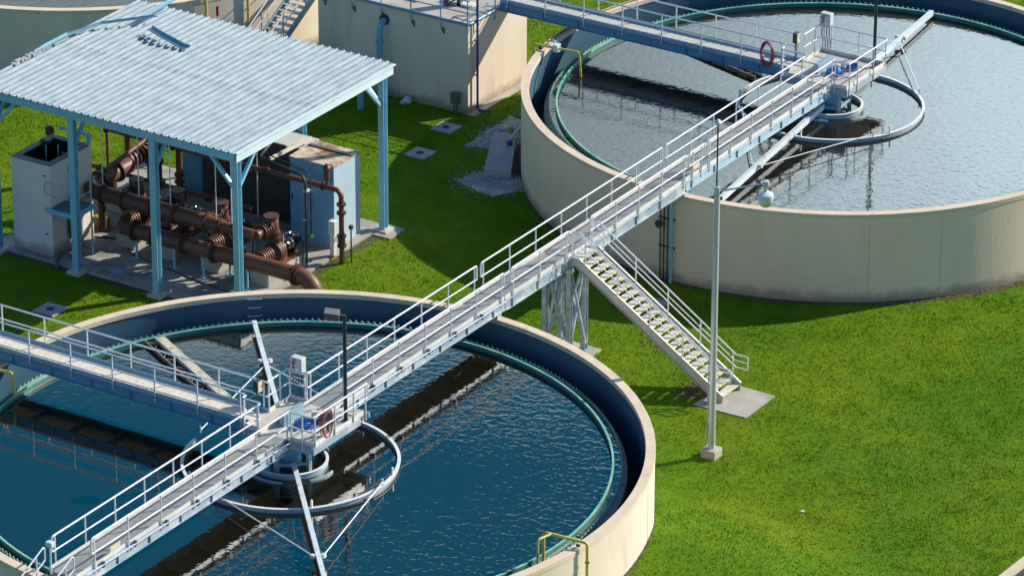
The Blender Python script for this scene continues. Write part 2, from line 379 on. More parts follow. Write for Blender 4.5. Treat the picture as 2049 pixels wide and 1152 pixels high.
def lawn_mat(nm='lawn', gain=1.0):
    m = bpy.data.materials.new(nm); m.use_nodes = True
    t = m.node_tree; b = t.nodes['Principled BSDF']; l = t.links.new
    b.inputs['Roughness'].default_value = .9; b.inputs['Specular IOR Level'].default_value = .15
    tc = N(t, 'ShaderNodeTexCoord')
    big = N(t, 'ShaderNodeTexNoise', i_Scale=.16, i_Detail=5.0, i_Roughness=.62)
    r1 = N(t, 'ShaderNodeValToRGB'); e = r1.color_ramp.elements
    e[0].position = .36; e[0].color = (.065, .17, .001, 1); e[1].position = .64; e[1].color = (.135, .21, .004, 1)
    k = e.new(.5); k.color = (.095, .185, .002, 1)
    mid = N(t, 'ShaderNodeTexNoise', i_Scale=1.1, i_Detail=6.0, i_Roughness=.65)
    r2 = N(t, 'ShaderNodeMapRange'); r2.inputs['From Min'].default_value = .3; r2.inputs['From Max'].default_value = .72; r2.inputs['To Min'].default_value = (.86) * gain; r2.inputs['To Max'].default_value = 1.14 * gain
    v = N(t, 'ShaderNodeVectorMath', operation='SCALE')
    dry = N(t, 'ShaderNodeTexNoise', i_Scale=.42, i_Detail=7.0, i_Roughness=.7)
    r3 = N(t, 'ShaderNodeMapRange'); r3.inputs['From Min'].default_value = .60; r3.inputs['From Max'].default_value = .74; r3.inputs['To Max'].default_value = .38
    mx = N(t, 'ShaderNodeMix', data_type='RGBA'); mx.inputs[7].default_value = (.12, .095, .04, 1)
    for nn in (big, mid, dry): l(tc.outputs['Object'], nn.inputs['Vector'])
    l(big.outputs[0], r1.inputs[0]); l(mid.outputs[0], r2.inputs[0]); l(r1.outputs[0], v.inputs[0]); l(r2.outputs[0], v.inputs['Scale'])
    l(dry.outputs[0], r3.inputs[0]); l(v.outputs[0], mx.inputs[6]); l(r3.outputs[0], mx.inputs[0]); l(mx.outputs[2], b.inputs['Base Color'])
    fb = N(t, 'ShaderNodeTexNoise', i_Scale=14.0, i_Detail=5.0, i_Roughness=.7)
    bp = N(t, 'ShaderNodeBump', i_Strength=.8, i_Distance=.05)
    l(tc.outputs['Object'], fb.inputs['Vector']); l(fb.outputs[0], bp.inputs['Height']); l(bp.outputs[0], b.inputs['Normal'])
    return m
MT['lawn'] = lawn_mat('lawn', 1.1)
def smst(v):
    v = max(0.0, min(1.0, v)); return v * v * (3 - 2 * v)
def gh(x, y):      # low grassy bank rising against the near side of the blue tank
    return 1.32 * smst((10.3 - y) / 6.5) * smst((x - 2) / 6) * smst((20.5 - x) / 7)
gx = [-2500, -300, -80, -20, 0] + [1 + .7 * i for i in range(30)] + [24, 60, 300, 2500]
gy = [-2500, -300, -80, -40, -20] + [-10 + .8 * i for i in range(28)] + [14, 20, 60, 300, 2500]
g = MB().add([(x, y, gh(x, y)) for y in gy for x in gx], [(j * len(gx) + i, j * len(gx) + i + 1, (j + 1) * len(gx) + i + 1, (j + 1) * len(gx) + i) for j in range(len(gy) - 1) for i in range(len(gx) - 1)], True)
structure('ground', g, 'lawn')
# the lawn's blades: short leaning clumps wherever the lawn is open
import numpy as np
def grass():
    rs = np.random.RandomState(11)
    n = 1500000
    X = rs.uniform(-62, 34, n); Y = rs.uniform(-24, 60, n)
    f = 9638.19 / 2049 * 2
    D = np.stack([X - 83.6193, Y + 116.9433, np.full(n, -75.3955)])
    zz = D[0] * F_.x + D[1] * F_.y + D[2] * F_.z
    u_ = (D[0] * R_.x + D[1] * R_.y + D[2] * R_.z) / zz * f; v_ = (D[0] * U_.x + D[1] * U_.y + D[2] * U_.z) / zz * f
    ok = (abs(u_) < 1.18) & (abs(v_) < .70)
    for (cx_, cy_) in (A, B, C_): ok &= (X - cx_) ** 2 + (Y - cy_) ** 2 > 12.16 ** 2
    for (x0, x1, y0, y1) in ((-23.35, -11.7, 13.1, 23.0), (-22.5, -14.8, 34, 38.5), (-1.0, 1.05, 16.2, 18.1), (6.15, 8.3, 16.05, 18.2), (8.4, 9.05, 12.6, 13.25), (-15.65, -14.67, 31.9, 32.85), (-15.05, -14.1, 29.15, 30.1), (-18.4, -17.43, 9.45, 10.45), (-24.3, -23.2, 29, 36), (.2, 1.05, 22.2, 23)):
        ok &= ~((X > x0) & (X < x1) & (Y > y0) & (Y < y1))
    ok &= ~(X > 21.2 - .04 * (Y - 11.6) * -1 * 0 + 0.04 * (Y - 11.6))
    # thin the gravel, the lid and the worn soil
    g1 = ((X + 12.6) ** 2 / 1.3 + (Y - 33.2) ** 2 / 3.2 < 1) | ((X + 10.6) ** 2 / 1.6 + (Y - 28.7) ** 2 / 1.2 < 1) | ((abs((X + 11.6) * .89 + (Y - 31.1) * .46) < 1.0) & (abs(-(X + 11.6) * .46 + (Y - 31.1) * .89) < 2.5))
    ok &= ~g1
    X, Y = X[ok], Y[ok]; n = len(X)
    h = rs.uniform(.04, .10, n); wd = rs.uniform(.008, .018, n); an = rs.uniform(0, 2 * PI, n)
    cl = np.sin(X * 1.7 + 2 * np.sin(Y * .9)) * np.cos(Y * 2.1 + np.sin(X * 1.3))
    h *= 1 + .35 * cl
    la = rs.normal(PI * .9, 1.1, n) + 1.3 * np.sin(X * .6 + Y * .45); ll = h * rs.uniform(.4, 1.3, n)
    V = np.zeros((n, 3, 3), dtype=np.float32)
    V[:, 0, 0] = X - np.cos(an) * wd; V[:, 0, 1] = Y - np.sin(an) * wd
    V[:, 1, 0] = X + np.cos(an) * wd; V[:, 1, 1] = Y + np.sin(an) * wd
    sm_ = lambda v: np.clip(v, 0, 1) ** 2 * (3 - 2 * np.clip(v, 0, 1))
    G_ = 1.32 * sm_((10.3 - Y) / 6.5) * sm_((X - 2) / 6) * sm_((20.5 - X) / 7)
    V[:, :, 2] += G_[:, None]
    V[:, 2, 0] = X + np.cos(la) * ll; V[:, 2, 1] = Y + np.sin(la) * ll; V[:, 2, 2] += h
    me = bpy.data.meshes.new('grass'); me.vertices.add(3 * n); me.vertices.foreach_set('co', V.ravel())
    me.loops.add(3 * n); me.loops.foreach_set('vertex_index', np.arange(3 * n, dtype=np.int32))
    me.polygons.add(n); me.polygons.foreach_set('loop_start', np.arange(0, 3 * n, 3, dtype=np.int32))
    me.update(); me.materials.append(MT['blades'])
    o = bpy.data.objects.new('grass', me); COL.objects.link(o); tag(o, kind='stuff')
MT['blades'] = lawn_mat('blades', 1.28)
grass()
# road and kerb in the lower right corner
kd = Vector((21.27 - 21.34, 10.31 - 12.03, 0)).normalized(); kd = Vector((-.04, -1, 0)).normalized()
kr = Vector((1, -.04, 0)).normalized()
k0 = Vector((21.42, 11.6, 0))
a = k0 + kd * 60; b_ = k0 - kd * 60
structure('kerb', MB().bar(a + kr * .09 + Vector((0, 0, .04)), b_ + kr * .09 + Vector((0, 0, .04)), .3, .2), 'kerb')
rp = [a + kr * .24, b_ + kr * .24, b_ + kr * 9, a + kr * 9]
structure('road', MB().add([(p.x, p.y, .004) for p in rp], [(0, 1, 2, 3)]), 'asphalt')

# ------------------------------------------------------------------ settling tanks
def settling_tank(c, label, wm, wall='wall'):
    T = thing('settling_tank', label, 'water tank', (c[0], c[1], 0), 'round settling tanks')
    z = lambda p: (c[0], c[1], 0)
    c3 = (c[0], c[1], 0)
    MB().ring(c3, [(12.15, -.3), (12.15, 3.40), (11.90, 3.40), (11.90, -.3)], 192).build('wall', wall, T)
    MB().ring(c3, [(RT, 3.401), (RT, 3.57), (11.84, 3.57), (11.84, 3.401)], 192).build('rim', 'cap', T)
    MB().ring(c3, [(11.895, .3), (11.895, 3.398), (11.87, 3.398), (11.87, .3)], 192).build('inner_lining', 'inner', T)
    MB().ring(c3, [(11.05, 1.2), (11.05, 2.72), (11.24, 2.66), (11.24, 1.2)], 160).build('launder', 'launder', T)
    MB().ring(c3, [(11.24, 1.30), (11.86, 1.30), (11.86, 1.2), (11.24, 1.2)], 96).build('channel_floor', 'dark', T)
    MB().ring(c3, [(10.74, 2.5), (10.74, 2.94), (10.775, 2.94), (10.775, 2.5)], 160).build('scum_baffle', 'teal', T)
    MB().ring(c3, [(10.72, 2.941), (10.72, 2.985), (10.795, 2.985), (10.795, 2.941)], 160).build('baffle_edge', 'tealpale', T)
    # V-notch weir
    m = MB(); n = 312; r0, r1 = 11.035, 11.06; vs = []; 
    for i in range(n * 2):
        t = PI * i / n; zt = 2.965 if i % 2 == 0 else 2.85
        for r, zz in ((r0, 2.6), (r0, zt), (r1, zt), (r1, 2.6)): vs.append((c[0] + r * math.cos(t), c[1] + r * math.sin(t), zz))
    fs = []
    for i in range(n * 2):
        i2 = (i + 1) % (n * 2)
        for j in range(3): fs.append((4 * i + j, 4 * i2 + j, 4 * i2 + j + 1, 4 * i + j + 1))
    m.add(vs, fs); m.build('notched_weir', 'weirp', T)
    # supports of the baffle in the annulus, and launder brackets
    for i in range(24):
        t = 2 * PI * (i + .3) / 24; ct, st = math.cos(t), math.sin(t)
        MB().bar((c[0] + 10.77 * ct, c[1] + 10.77 * st, 2.86), (c[0] + 11.05 * ct, c[1] + 11.05 * st, 2.86), .03, .03).build('baffle_bracket', 'launder', T)
    for i in range(28):
        t = 2 * PI * (i + .5) / 28; ct, st = math.cos(t), math.sin(t)
        q = [(c[0] + r * ct, c[1] + r * st, zz) for r, zz in ((11.24, 2.55), (11.66, 1.3), (11.24, 1.3))]
        MB().extr(q, (-.1 * st, .1 * ct, 0)).build('launder_bracket', 'inner', T)
    # joints in the wall
    for i, dg in enumerate((-54, -41, -15, -100, -128, -160, -74, 20, 60)):
        if dg in (-74,): continue
        t = rad(dg); ct, st = math.cos(t), math.sin(t)
        MB().bar((c[0] + 12.150 * ct, c[1] + 12.150 * st, 0), (c[0] + 12.150 * ct, c[1] + 12.150 * st, 3.4), .012, .012, (ct, st, 0)).build('wall_joint', 'concg', T)
    wt = MB().disc((c[0], c[1], ZW), 11.04, 160)
    o = wt.build('water', wm, None); o.data.transform(Matrix.Translation((-c[0], -c[1], 0))); o.location = (c[0], c[1], 0)
    tag(o, kind='structure')
    return T
TA = settling_tank(A, 'nearest round tan settling tank filled with deep blue water, under the long walkway', 'waterA')
TB = settling_tank(B, 'round tan settling tank at upper right filled with rippled grey water', 'waterB', 'wallB')
def soil_ring(c, sd):
    rnd = random.Random(sd); vs = []; n = 360; w_ = .12
    for i in range(n):
        t = 2 * PI * i / n; w_ = max(.03, min(.32, w_ + rnd.uniform(-.05, .05)))
        vs += [(c[0] + 12.14 * math.cos(t), c[1] + 12.14 * math.sin(t), .006), (c[0] + (12.16 + w_) * math.cos(t), c[1] + (12.16 + w_) * math.sin(t), .006)]
    structure('soil_strip', MB().add([(v[0], v[1], v[2] + gh(v[0], v[1])) for v in vs], [(2 * i, 2 * ((i + 1) % n), 2 * ((i + 1) % n) + 1, 2 * i + 1) for i in range(n)]), 'soil')
soil_ring(A, 1); soil_ring(B, 2)
TC = settling_tank(C_, 'distant round settling tank behind the ribbed metal roof at the top left', 'waterA')

# ------------------------------------------------------------------ railings
def rail_run(T, pts, z, posts, mname='galv', h=1.09, r=.033, loops=(True, True), post_down=.18):
    """pts: plan polyline; top rail, mid rail, posts by distance along the run"""
    P = [Vector((p[0], p[1], 0)) for p in pts]
    zt, zm = z + h, z + .56
    top = [p + Vector((0, 0, zt)) for p in P]; mid = [p + Vector((0, 0, zm)) for p in P]
    seq = []
    if loops[0]: seq.append(mid[0])
    seq += top
    if loops[1]: seq.append(mid[-1])
    MB().tube(path(seq, .10), r).build('top_rail', mname, T)
    mm = MB()
    mm.tube(path(mid, .10), r * .85)
    mm.build('mid_rail', mname, T)
    # cumulative
    for q, d in enumerate(posts):
        acc = 0
        for i in range(len(P) - 1):
            seg = (P[i + 1] - P[i]).length
            if d <= acc + seg + 1e-6:
                p = P[i].lerp(P[i + 1], (d - acc) / seg); break
            acc += seg
        else: p = P[-1]
        MB().cyl(p + Vector((0, 0, z - post_down)), p + Vector((0, 0, zt - .01)), r * .88, 8).build('post', mname, T)
def even(L_, n0, sp): 
    k = max(1, round((L_ - 2 * n0) / sp)); return [n0 + (L_ - 2 * n0) * i / k for i in range(k + 1)]

def walkway(name, label, axis, a0, a1, c0, hw, gm, deck, rails_lo, rails_hi, depth=.36, km='kick', km2='kick', sp=1.68, planks=False, extra_pipe=None, group='metal walkways between the tanks', zd=ZD, rm='galv', brk=None):
    """axis 'y': runs along y from a0 to a1, centred x=c0; axis 'x' likewise. rails_lo / rails_hi: list of (from,to) on the low and high side"""
    def P(l, c, z): return (c, l, z) if axis == 'y' else (l, c, z)
    mid = P((a0 + a1) / 2, c0, 0)
    T = thing(name, label, 'walkway', (mid[0], mid[1], zd), group)
    def bx(m, l0, l1, cc0, cc1, z0, z1):
        p, q = P(l0, cc0, z0), P(l1, cc1, z1); return m.box(p[0], q[0], p[1], q[1], z0, z1)
    if planks:
        m = MB(); x = a0
        while x < a1 - .01:
            x2 = min(x + .3, a1); bx(m, x + .006, x2 - .006, c0 - hw + .012, c0 + hw - .012, zd - .05, zd); 
            bx(m, x + .13, x + .16, c0 - hw + .02, c0 + hw - .02, zd + .0005, zd + .008)
            x = x2
        m.build('deck', deck, T)
    else:
        m = MB(); x = a0
        while x < a1 - .05:
            x2 = min(x + 1.5, a1); bx(m, x + .004, x2 - .004, c0 - hw + .012, c0 + hw - .012, zd - .035, zd); x = x2
        m.build('deck', deck, T)
    for sgn in (-1, 1):
        m = MB(); e = c0 + sgn * (hw + .01); o = e + sgn * .085
        bx(m, a0, a1, e, e + sgn * .018, zd - depth + .017, zd - .03)
        bx(m, a0, a1, e, o, zd - .03, zd - .012)
        bx(m, a0, a1, e, o, zd - depth, zd - depth + .017)
        x = a0 + .4
        while x < a1 - .2:
            bx(m, x, x + .012, e + sgn * .018, o - sgn * .01, zd - depth + .017, zd - .03); x += 1.68
        m.build('girder', gm, T)
        m = MB(); bx(m, a0, a1, c0 + sgn * (hw - .006), c0 + sgn * (hw + .006), zd, zd + .15)
        m.build('kick_plate', km if sgn > 0 else km2, T)
    m = MB(); x = a0 + .8
    while x < a1 - .2:
        bx(m, x, x + .08, c0 - hw + .02, c0 + hw - .02, zd - .25, zd - .05); x += 1.68
    m.build('cross_beam', gm, T)
    for sgn, runs in ((-1, rails_lo), (1, rails_hi)):
        for (r0, r1, *opt) in runs:
            lp = opt[0] if opt else (True, True)
            p0, p1 = P(r0, c0 + sgn * (hw + .045), 0), P(r1, c0 + sgn * (hw + .045), 0)
            ln = abs(r1 - r0)
            rail_run(T, [p0[:2], p1[:2]], zd, even(ln, min(.16, ln / 4), sp) if ln > 1.2 else [ln * .25, ln * .8], rm, loops=lp)
    if extra_pipe is not None:
        for (sgn, l0, l1, mm, r) in extra_pipe:
            MB().tube([P(l0, c0 + sgn * (hw + .13), zd - .0), P(l1, c0 + sgn * (hw + .13), zd - .0)], r).build('conduit', mm, T)
            x = l0 + .9
            k = 0
            while x < l1 and k < 16:
                q = P(x, c0 + sgn * (hw + .10), zd); MB().box(q[0] - .05, q[0] + .05, q[1] - .05, q[1] + .05, zd - .1, zd + .09).build('junction_fitting', 'conduit', T); x += 1.68; k += 1
    return T
HW = .52
W1 = walkway('walkway', 'long walkway over the nearest tank, from its lower left rim past the centre platform', 'y', -12.35, 12.35, 0, HW, 'galvd', 'grating',
             [(-12.15, -.9, (True, False)), (1.85, 12.25, (False, True))], [(-11.6, -.8, (True, False)), (2.3, 12.25, (True, True))], extra_pipe=[(1, -12, 12.3, 'palepipe', .032)])
W2 = walkway('walkway', 'grey linking walkway between the two tanks, carrying the staircase and braced legs', 'y', 12.40, 24.72, 0, HW, 'galvd', 'grating',
             [(12.5, 24.9)], [(12.7, 16.55), (18.0, 24.75)], depth=.40)
MT['girderl'] = mat('pale_blue_girder', (.38, .52, .60), (.30, .45, .54), .5, metal=.1, scale=1.5)
W3 = walkway('walkway', 'long walkway over the grey rippled tank, ending at its centre platform', 'y', 24.77, 35.75, 0, HW, 'girderl', 'grating',
             [(25.1, 35.6, (True, False))], [(24.95, 26.1), (26.3, 35.95, (True, False))])
W4 = walkway('walkway', 'cream decked walkway from the left edge to the centre of the nearest tank', 'x', -13.3, -1.25, 0, HW, 'girderd', 'plank',
             [(-14.2, -1.45, (True, False))], [(-12.7, -1.3, (True, False))], km='kickb', km2='kickb', planks=True, rm='galv', sp=1.72)
W5 = walkway('walkway', 'blue girdered walkway at the top from the concrete building to the grey tank centre', 'x', -15.1, -1.6, 36.83, HW, 'girderd', 'plankb',
             [(-14.9, -1.8, (True, False))], [(-14.9, -1.8, (True, False))], km='kickb', km2='kickb', planks=True, sp=1.79, zd=4.18)

# ------------------------------------------------------------------ centre platforms
def platform(T, x0, x1, y0, y1, z, railruns, deckm='platdeck', kicks=()):
    MB().box(x0, x1, y0, y1, z - .03, z + .004).build('deck', deckm, T)
    m = MB()
    for (p, q) in (((x0, y0), (x1, y0)), ((x0, y1), (x1, y1)), ((x0, y0), (x0, y1)), ((x1, y0), (x1, y1))):
        if p[0] == q[0]:
            s_ = -1 if p[0] == x0 else 1
            m.box(p[0] + s_ * .001, p[0] + s_ * .07, y0 + .002, y1 - .002, z - .26, z - .02)
        else:
            s_ = -1 if p[1] == y0 else 1
            m.box(x0 - .07, x1 + .07, p[1] + s_ * .001, p[1] + s_ * .07, z - .26, z - .02)
    m.build('edge_beam', 'galvd', T)
    for (p, q) in kicks: MB().bar((p[0], p[1], z + .08), (q[0], q[1], z + .08), .012, .15).build('kick_plate', 'kick', T)
    for pts, posts, lp in railruns: rail_run(T, pts, z, posts, loops=lp, post_down=.24)

PA = thing('centre_platform', 'railed platform over the middle of the nearest blue tank', 'platform', (.1, .5, ZD), 'centre platforms of the tanks')
platform(PA, -1.25, 1.50, -.80, 1.80, ZD, [
    ([(-.6, 1.9), (-.6, 1.85), (-1.33, 1.85), (-1.33, .62)], [.05, .75, 1.3, 1.95], (False, False)),
    ([(.6, -.85), (1.52, -.85), (1.52, 2.35)], [.05, .5, 1.05, 2.2, 3.3, 4.0], (False, True)),
    ([(-1.33, -.62), (-1.33, -.86), (-.6, -.86)], [.1, .3, .9], (False, False))], kicks=[((-.55, 1.79), (-1.24, 1.79)), ((-1.24, 1.79), (-1.24, .56)), ((-1.24, -.56), (-1.24, -.79)), ((-1.24, -.79), (-.55, -.79)), ((.55, -.79), (1.49, -.79)), ((1.49, -.79), (1.49, 2.3))])
MB().box(.62, 1.50, 1.88, 2.35, ZD - .03, ZD + .004).build('deck', 'platdeck', PA)
MB().box(.62, 1.57, 2.352, 2.42, ZD - .2, ZD - .02).build('edge_beam', 'galvd', PA)
PB = thing('centre_platform', 'railed platform over the middle of the grey rippled tank', 'platform', (-.1, 37.3, ZD), 'centre platforms of the tanks')
platform(PB, -1.62, 1.20, 35.85, 38.9, ZD, [
    ([(-1.72, 37.6), (-1.72, 38.98), (1.28, 38.98), (1.28, 35.8), (.56, 35.8)], [.1, .9, 1.5, 3.1, 4.3, 5.5, 6.8, 7.45, 8.15], (False, False)),
    ([(-1.72, 36.05), (-1.72, 35.8), (-.6, 35.8)], [.1, .3, 1.2], (False, False))], kicks=[((-1.61, 37.45), (-1.61, 38.89)), ((-1.61, 38.89), (1.19, 38.89)), ((1.19, 38.89), (1.19, 35.86)), ((1.19, 35.86), (.54, 35.86)), ((-1.61, 35.86), (-.54, 35.86))])

# ------------------------------------------------------------------ rotating mechanism of each tank
def mechanism(c, ang, label, gap):
    T = thing('clarifier_mechanism', label, 'machinery', (c[0], c[1], ZW), 'tank centre mechanisms')
    c3 = (c[0], c[1], 0)
    a0, a1 = gap
    MB().ring(c3, [(3.60, 2.3), (3.60, 2.935), (3.64, 2.935), (3.64, 2.3)], 110, a0, a1).build('feed_well', 'ringw', T)
    MB().ring(c3, [(3.565, 2.937), (3.565, 2.965), (3.675, 2.965), (3.675, 2.937)], 110, a0, a1).build('well_rim', 'white', T)
    MB().ring(c3, [(1.21, 2.3), (1.21, 2.97), (1.25, 2.97), (1.25, 2.3)], 64).build('inner_well', 'ringw', T)
    MB().ring(c3, [(1.18, 2.972), (1.18, 2.995), (1.28, 2.995), (1.28, 2.972)], 64).build('well_rim', 'white', T)
    for q, (b0, b1) in enumerate(((-120, -65), (-30, 8), (70, 110))):
        MB().ring(c3, [(1.54, 2.5), (1.54, 2.88), (1.58, 2.88), (1.58, 2.5)], 20, rad(b0), rad(b1)).build('port_deflector', 'ringw', T)
    m = MB().cyl((c[0], c[1], 1), (c[0], c[1], 3.84), .36, 28); m.build('column', 'bpipe', T)
    m = MB()
    for k in range(4):
        t = ang + PI / 4 + k * PI / 2; ct, st = math.cos(t), math.sin(t)
        m.bar((c[0] + .78 * ct, c[1] + .78 * st, 2.5), (c[0] + .78 * ct, c[1] + .78 * st, 3.82), .16, .12, (ct, st, 0))
    for zz in (3.0, 3.7): m.ring(c3, [(.72, zz), (.72, zz + .08), (.86, zz + .08), (.86, zz)], 4, ang + PI / 4, ang + PI / 4 + 2 * PI, smooth=False)
    m.build('drive_cage', 'ringw', T)
    MB().cyl((c[0], c[1], 3.60), (c[0], c[1], 3.83), .52, 32).build('turntable', 'bpipe', T)
    # skimmer arm right across the tank
    d = Vector((math.cos(ang), math.sin(ang), 0)); nn = Vector((-d.y, d.x, 0)); o = Vector((c[0], c[1], 0))
    for sg in (-1, 1):
        p, q = o + d * sg * .85 + Vector((0, 0, 3.26)), o + d * sg * 10.62 + Vector((0, 0, 3.13))
        m = MB().bar(p, q, .16, .03)
        m.bar(p + nn * .07 - Vector((0, 0, .11)), q + nn * .07 - Vector((0, 0, .11)), .02, .19)
        m.bar(p - nn * .07 - Vector((0, 0, .07)), q - nn * .07 - Vector((0, 0, .07)), .02, .12)
        ob = m.build('skimmer_arm', 'armp', T)
        for e in (-1, 1):
            pp = o + d * sg * 7.3 + nn * e * .17 + Vector((0, 0, 3.14))
            qa = ang + (0 if sg > 0 else PI) + e * rad(49)
            qq = o + Vector((math.cos(qa), math.sin(qa), 0)) * 3.66 + Vector((0, 0, 3.08))
            MB().cyl(pp, qq, .024, 8).build('tie_rod', 'galv', T)
            MB().box(pp.x - .07, pp.x + .07, pp.y - .07, pp.y + .07, pp.z - .07, pp.z + .05).build('clamp', 'kick', T)
            MB().cyl(qq - Vector((0, 0, .1)), qq + Vector((0, 0, .12)), .03, 8).build('anchor_pin', 'galv', T)
    # hanging brackets on the feed well rim
    for q in (ang + rad(4), ang + PI - rad(4), ang + rad(62), ang - rad(75)):
        p = o + Vector((math.cos(q), math.sin(q), 0)) * 3.61
        MB().box(p.x - .03, p.x + .03, p.y - .03, p.y + .03, 2.966, 3.24).build('bracket', 'white', T)
    return T
mechanism(A, math.atan2(-6.64, 5.99) , 'white ring, drive cage and skimmer arm turning in the middle of the blue tank', (rad(-172), rad(120)))
mechanism(B, math.atan2(10.2, -1.15) + PI, 'pale ring, drive cage and skimmer arm turning in the middle of the grey tank', (rad(-215), rad(150)))

def scum_trough(c, ang, label):
    d = Vector((math.cos(ang), math.sin(ang), 0)); nn = Vector((-d.y, d.x, 0)); o = Vector((c[0], c[1], 0))
    base = o + d * 7.2 + Vector((0, 0, ZW))
    T = thing('scum_trough', label, 'trough', base, 'scum troughs in the tanks')
    p, q = o + d * 3.9, o + d * 10.68
    zz = Vector((0, 0, 1))
    MB().bar(p - nn * .20 + zz * 2.93, q - nn * .20 + zz * 2.93, .26, .10).build('beach', 'beachm', T)
    m = MB(); random.seed(5)
    k = 34
    for i in range(k):
        t = (i + .5) / k; 
        if random.random() < .25: continue
        pc = p.lerp(q, t) - nn * (.36 + random.uniform(-.02, .05)); r = random.uniform(.05, .13)
        m.ring((pc.x, pc.y, 0), [(0.001, 2.80), (0.001, 2.9 + random.uniform(0, .05)), (r * .6, 2.87), (r, 2.80)], 7, smooth=False)
    m.build('algae_fringe', 'algae', T)
    MB().bar(p + nn * .40 + zz * 2.90, q + nn * .40 + zz * 2.90, .05, .14).build('side_rail', 'troughm', T)
    MB().bar(p + nn * .0 + zz * 2.94, q + nn * .0 + zz * 2.94, .05, .14).build('side_rail', 'kick', T)
    MB().bar(p + nn * .2 + zz * 2.825, q + nn * .2 + zz * 2.825, .32, .02).build('trough_floor', 'dark', T)
    m = MB()
    for i in range(9):
        t = (i + .5) / 9; e = p.lerp(q, t); m.bar(e - nn * .0 + zz * 2.9, e + nn * .36 + d * .25 + zz * 2.9, .04, .06)
        m.bar(e + nn * .0 + zz * 2.9 + d * .05, e + nn * .38 - d * .3 + zz * 2.9, .02, .03)
    m.build('cross_brace', 'troughm', T)
    return T
scum_trough(A, math.atan2(4.95, -9.1), 'cream scum trough with green algae on the blue water beside the left walkway')
scum_trough(B, math.atan2(2.1, -6.9), 'brown edged scum trough under the upper walkway on the grey water')

# ------------------------------------------------------------------ drives, boxes, hoses, masts
def drive(c, label):
    T = thing('drive_motor', label, 'motor', (c[0], c[1], ZD + .005), 'blue drive motors')
    x, y, z = c[0], c[1], ZD + .005
    MB().cyl((x, y, z), (x, y, z + .16), .36, 28).build('gear_housing', 'motor', T)
    MB().cyl((x, y, z + .16), (x, y, z + .3), .24, 24, .15).build('gear_cover', 'motor', T)
    MB().cyl((x + .15, y + .45, z + .17), (x + .55, y + .78, z + .17), .13, 16).build('motor_body', 'motor', T)
    MB().cyl((x + .2, y + .3, z + .2), (x + .2, y + .3, z + .48), .11, 16).build('reducer', 'kick', T)
    MB().box(x - .72, x - .52, y - .45, y + .75, z, z + .40).build('guard_box', 'kickb', T, .015)
    return T
drive((.35, .35), 'blue gearbox and motor on the nearest tank centre platform')
drive((.0, 37.1), 'blue gearbox and motor on the grey tank centre platform')

def control_box(x, y, label, second=True):
    T = thing('control_box', label, 'control box', (x, y, ZD), 'control boxes on the platforms')
    MB().box(x - .235, x + .235, y - .15, y + .15, ZD + .98, ZD + 1.56).build('enclosure', 'steel', T, .03)
    MB().box(x - .2, x + .2, y - .165, y - .152, ZD + 1.02, ZD + 1.52).build('door', 'steel', T)
    m = MB(); m.box(x - .17, x + .02, y - .18, y - .17, ZD + 1.37, ZD + 1.42); m.box(x - .1, x - .05, y - .18, y - .17, ZD + 1.16, ZD + 1.37); m.build('marking', 'red', T)
    MB().box(x + .02, x + .15, y - .18, y - .17, ZD + 1.12, ZD + 1.21).build('label_plate', 'tagwhite', T)
    MB().box(x - .1, x + .03, y - .18, y - .17, ZD + 1.47, ZD + 1.50).build('label_plate', 'conduit', T)
    for k in range(4):
        xx = x - .2 + k * .11
        MB().tube([(xx, y, ZD + .98), (xx, y, ZD + .6), (xx + .08, y - .03, ZD + .35), (xx + .08, y - .03, ZD)], .02, 6).build('conduit', 'conduit', T)
    MB().cyl((x + .2, y + .1, ZD - .1), (x + .2, y + .1, ZD + 1.0), .035, 8).build('stand', 'galv', T)
    MB().bar((x - .25, y + .02, ZD + .75), (x + .25, y + .02, ZD + .75), .03, .03).build('stand', 'galv', T)
    return T
control_box(-1.02, 1.95, 'grey control box with red marking above the blue tank platform')
control_box(-1.55, 39.1, 'grey control box with red marking above the grey tank platform')
def switch_box(x, y, z, label):
    T = thing('switch_box', label, 'switch box', (x, y, z), 'small switch boxes by the walkways')
    MB().box(x - .09, x + .09, y - .14, y + .14, z + .78, z + 1.2).build('enclosure', 'dgreen', T, .01)
    MB().box(x + .092, x + .12, y - .12, y + .1, z + .8, z + 1.18).build('cover', 'sign', T)
    for k in (-.06, .06): MB().tube([(x, y + k, z), (x, y + k, z + .78)], .018, 6).build('conduit', 'conduit', T)
    return T
switch_box(-1.55, .35, ZD, 'small switch box on conduits where the left walkway meets the platform')
switch_box(-1.95, 37.4, ZD, 'small switch box on conduits where the upper walkway meets the platform')

def hose_coil(cx, cy, cz, axis, label, n=9, R0=.27, seed=1):
    rnd = random.Random(seed); m = MB()
    for k in range(n):
        pts = []; r = R0 * rnd.uniform(.75, 1.1); off = rnd.uniform(-.09, .09); dz = rnd.uniform(-.1, .05); st = rnd.uniform(1.2, 1.6)
        for i in range(20):
            t = 2 * PI * i / 20; a_, b2 = r * math.cos(t) * .8, r * math.sin(t) * st - .12 + dz
            pts.append((cx + (a_ if axis == 'x' else off), cy + (off if axis == 'x' else a_), cz + b2))
        m.tube(pts, .014, 6, closed=True)
    return solo('hose_coil', m, 'hose', label, 'hose', (cx, cy, cz - R0 - .2), 'coiled red hoses')
hose_coil(1.45, .05, 4.82, 'y', 'brown red hose coiled on the near rail of the blue tank platform', seed=3, R0=.34)
hose_coil(-2.6, 36.24, 4.85, 'x', 'red hose coiled on the rail of the upper walkway', seed=8, R0=.38)

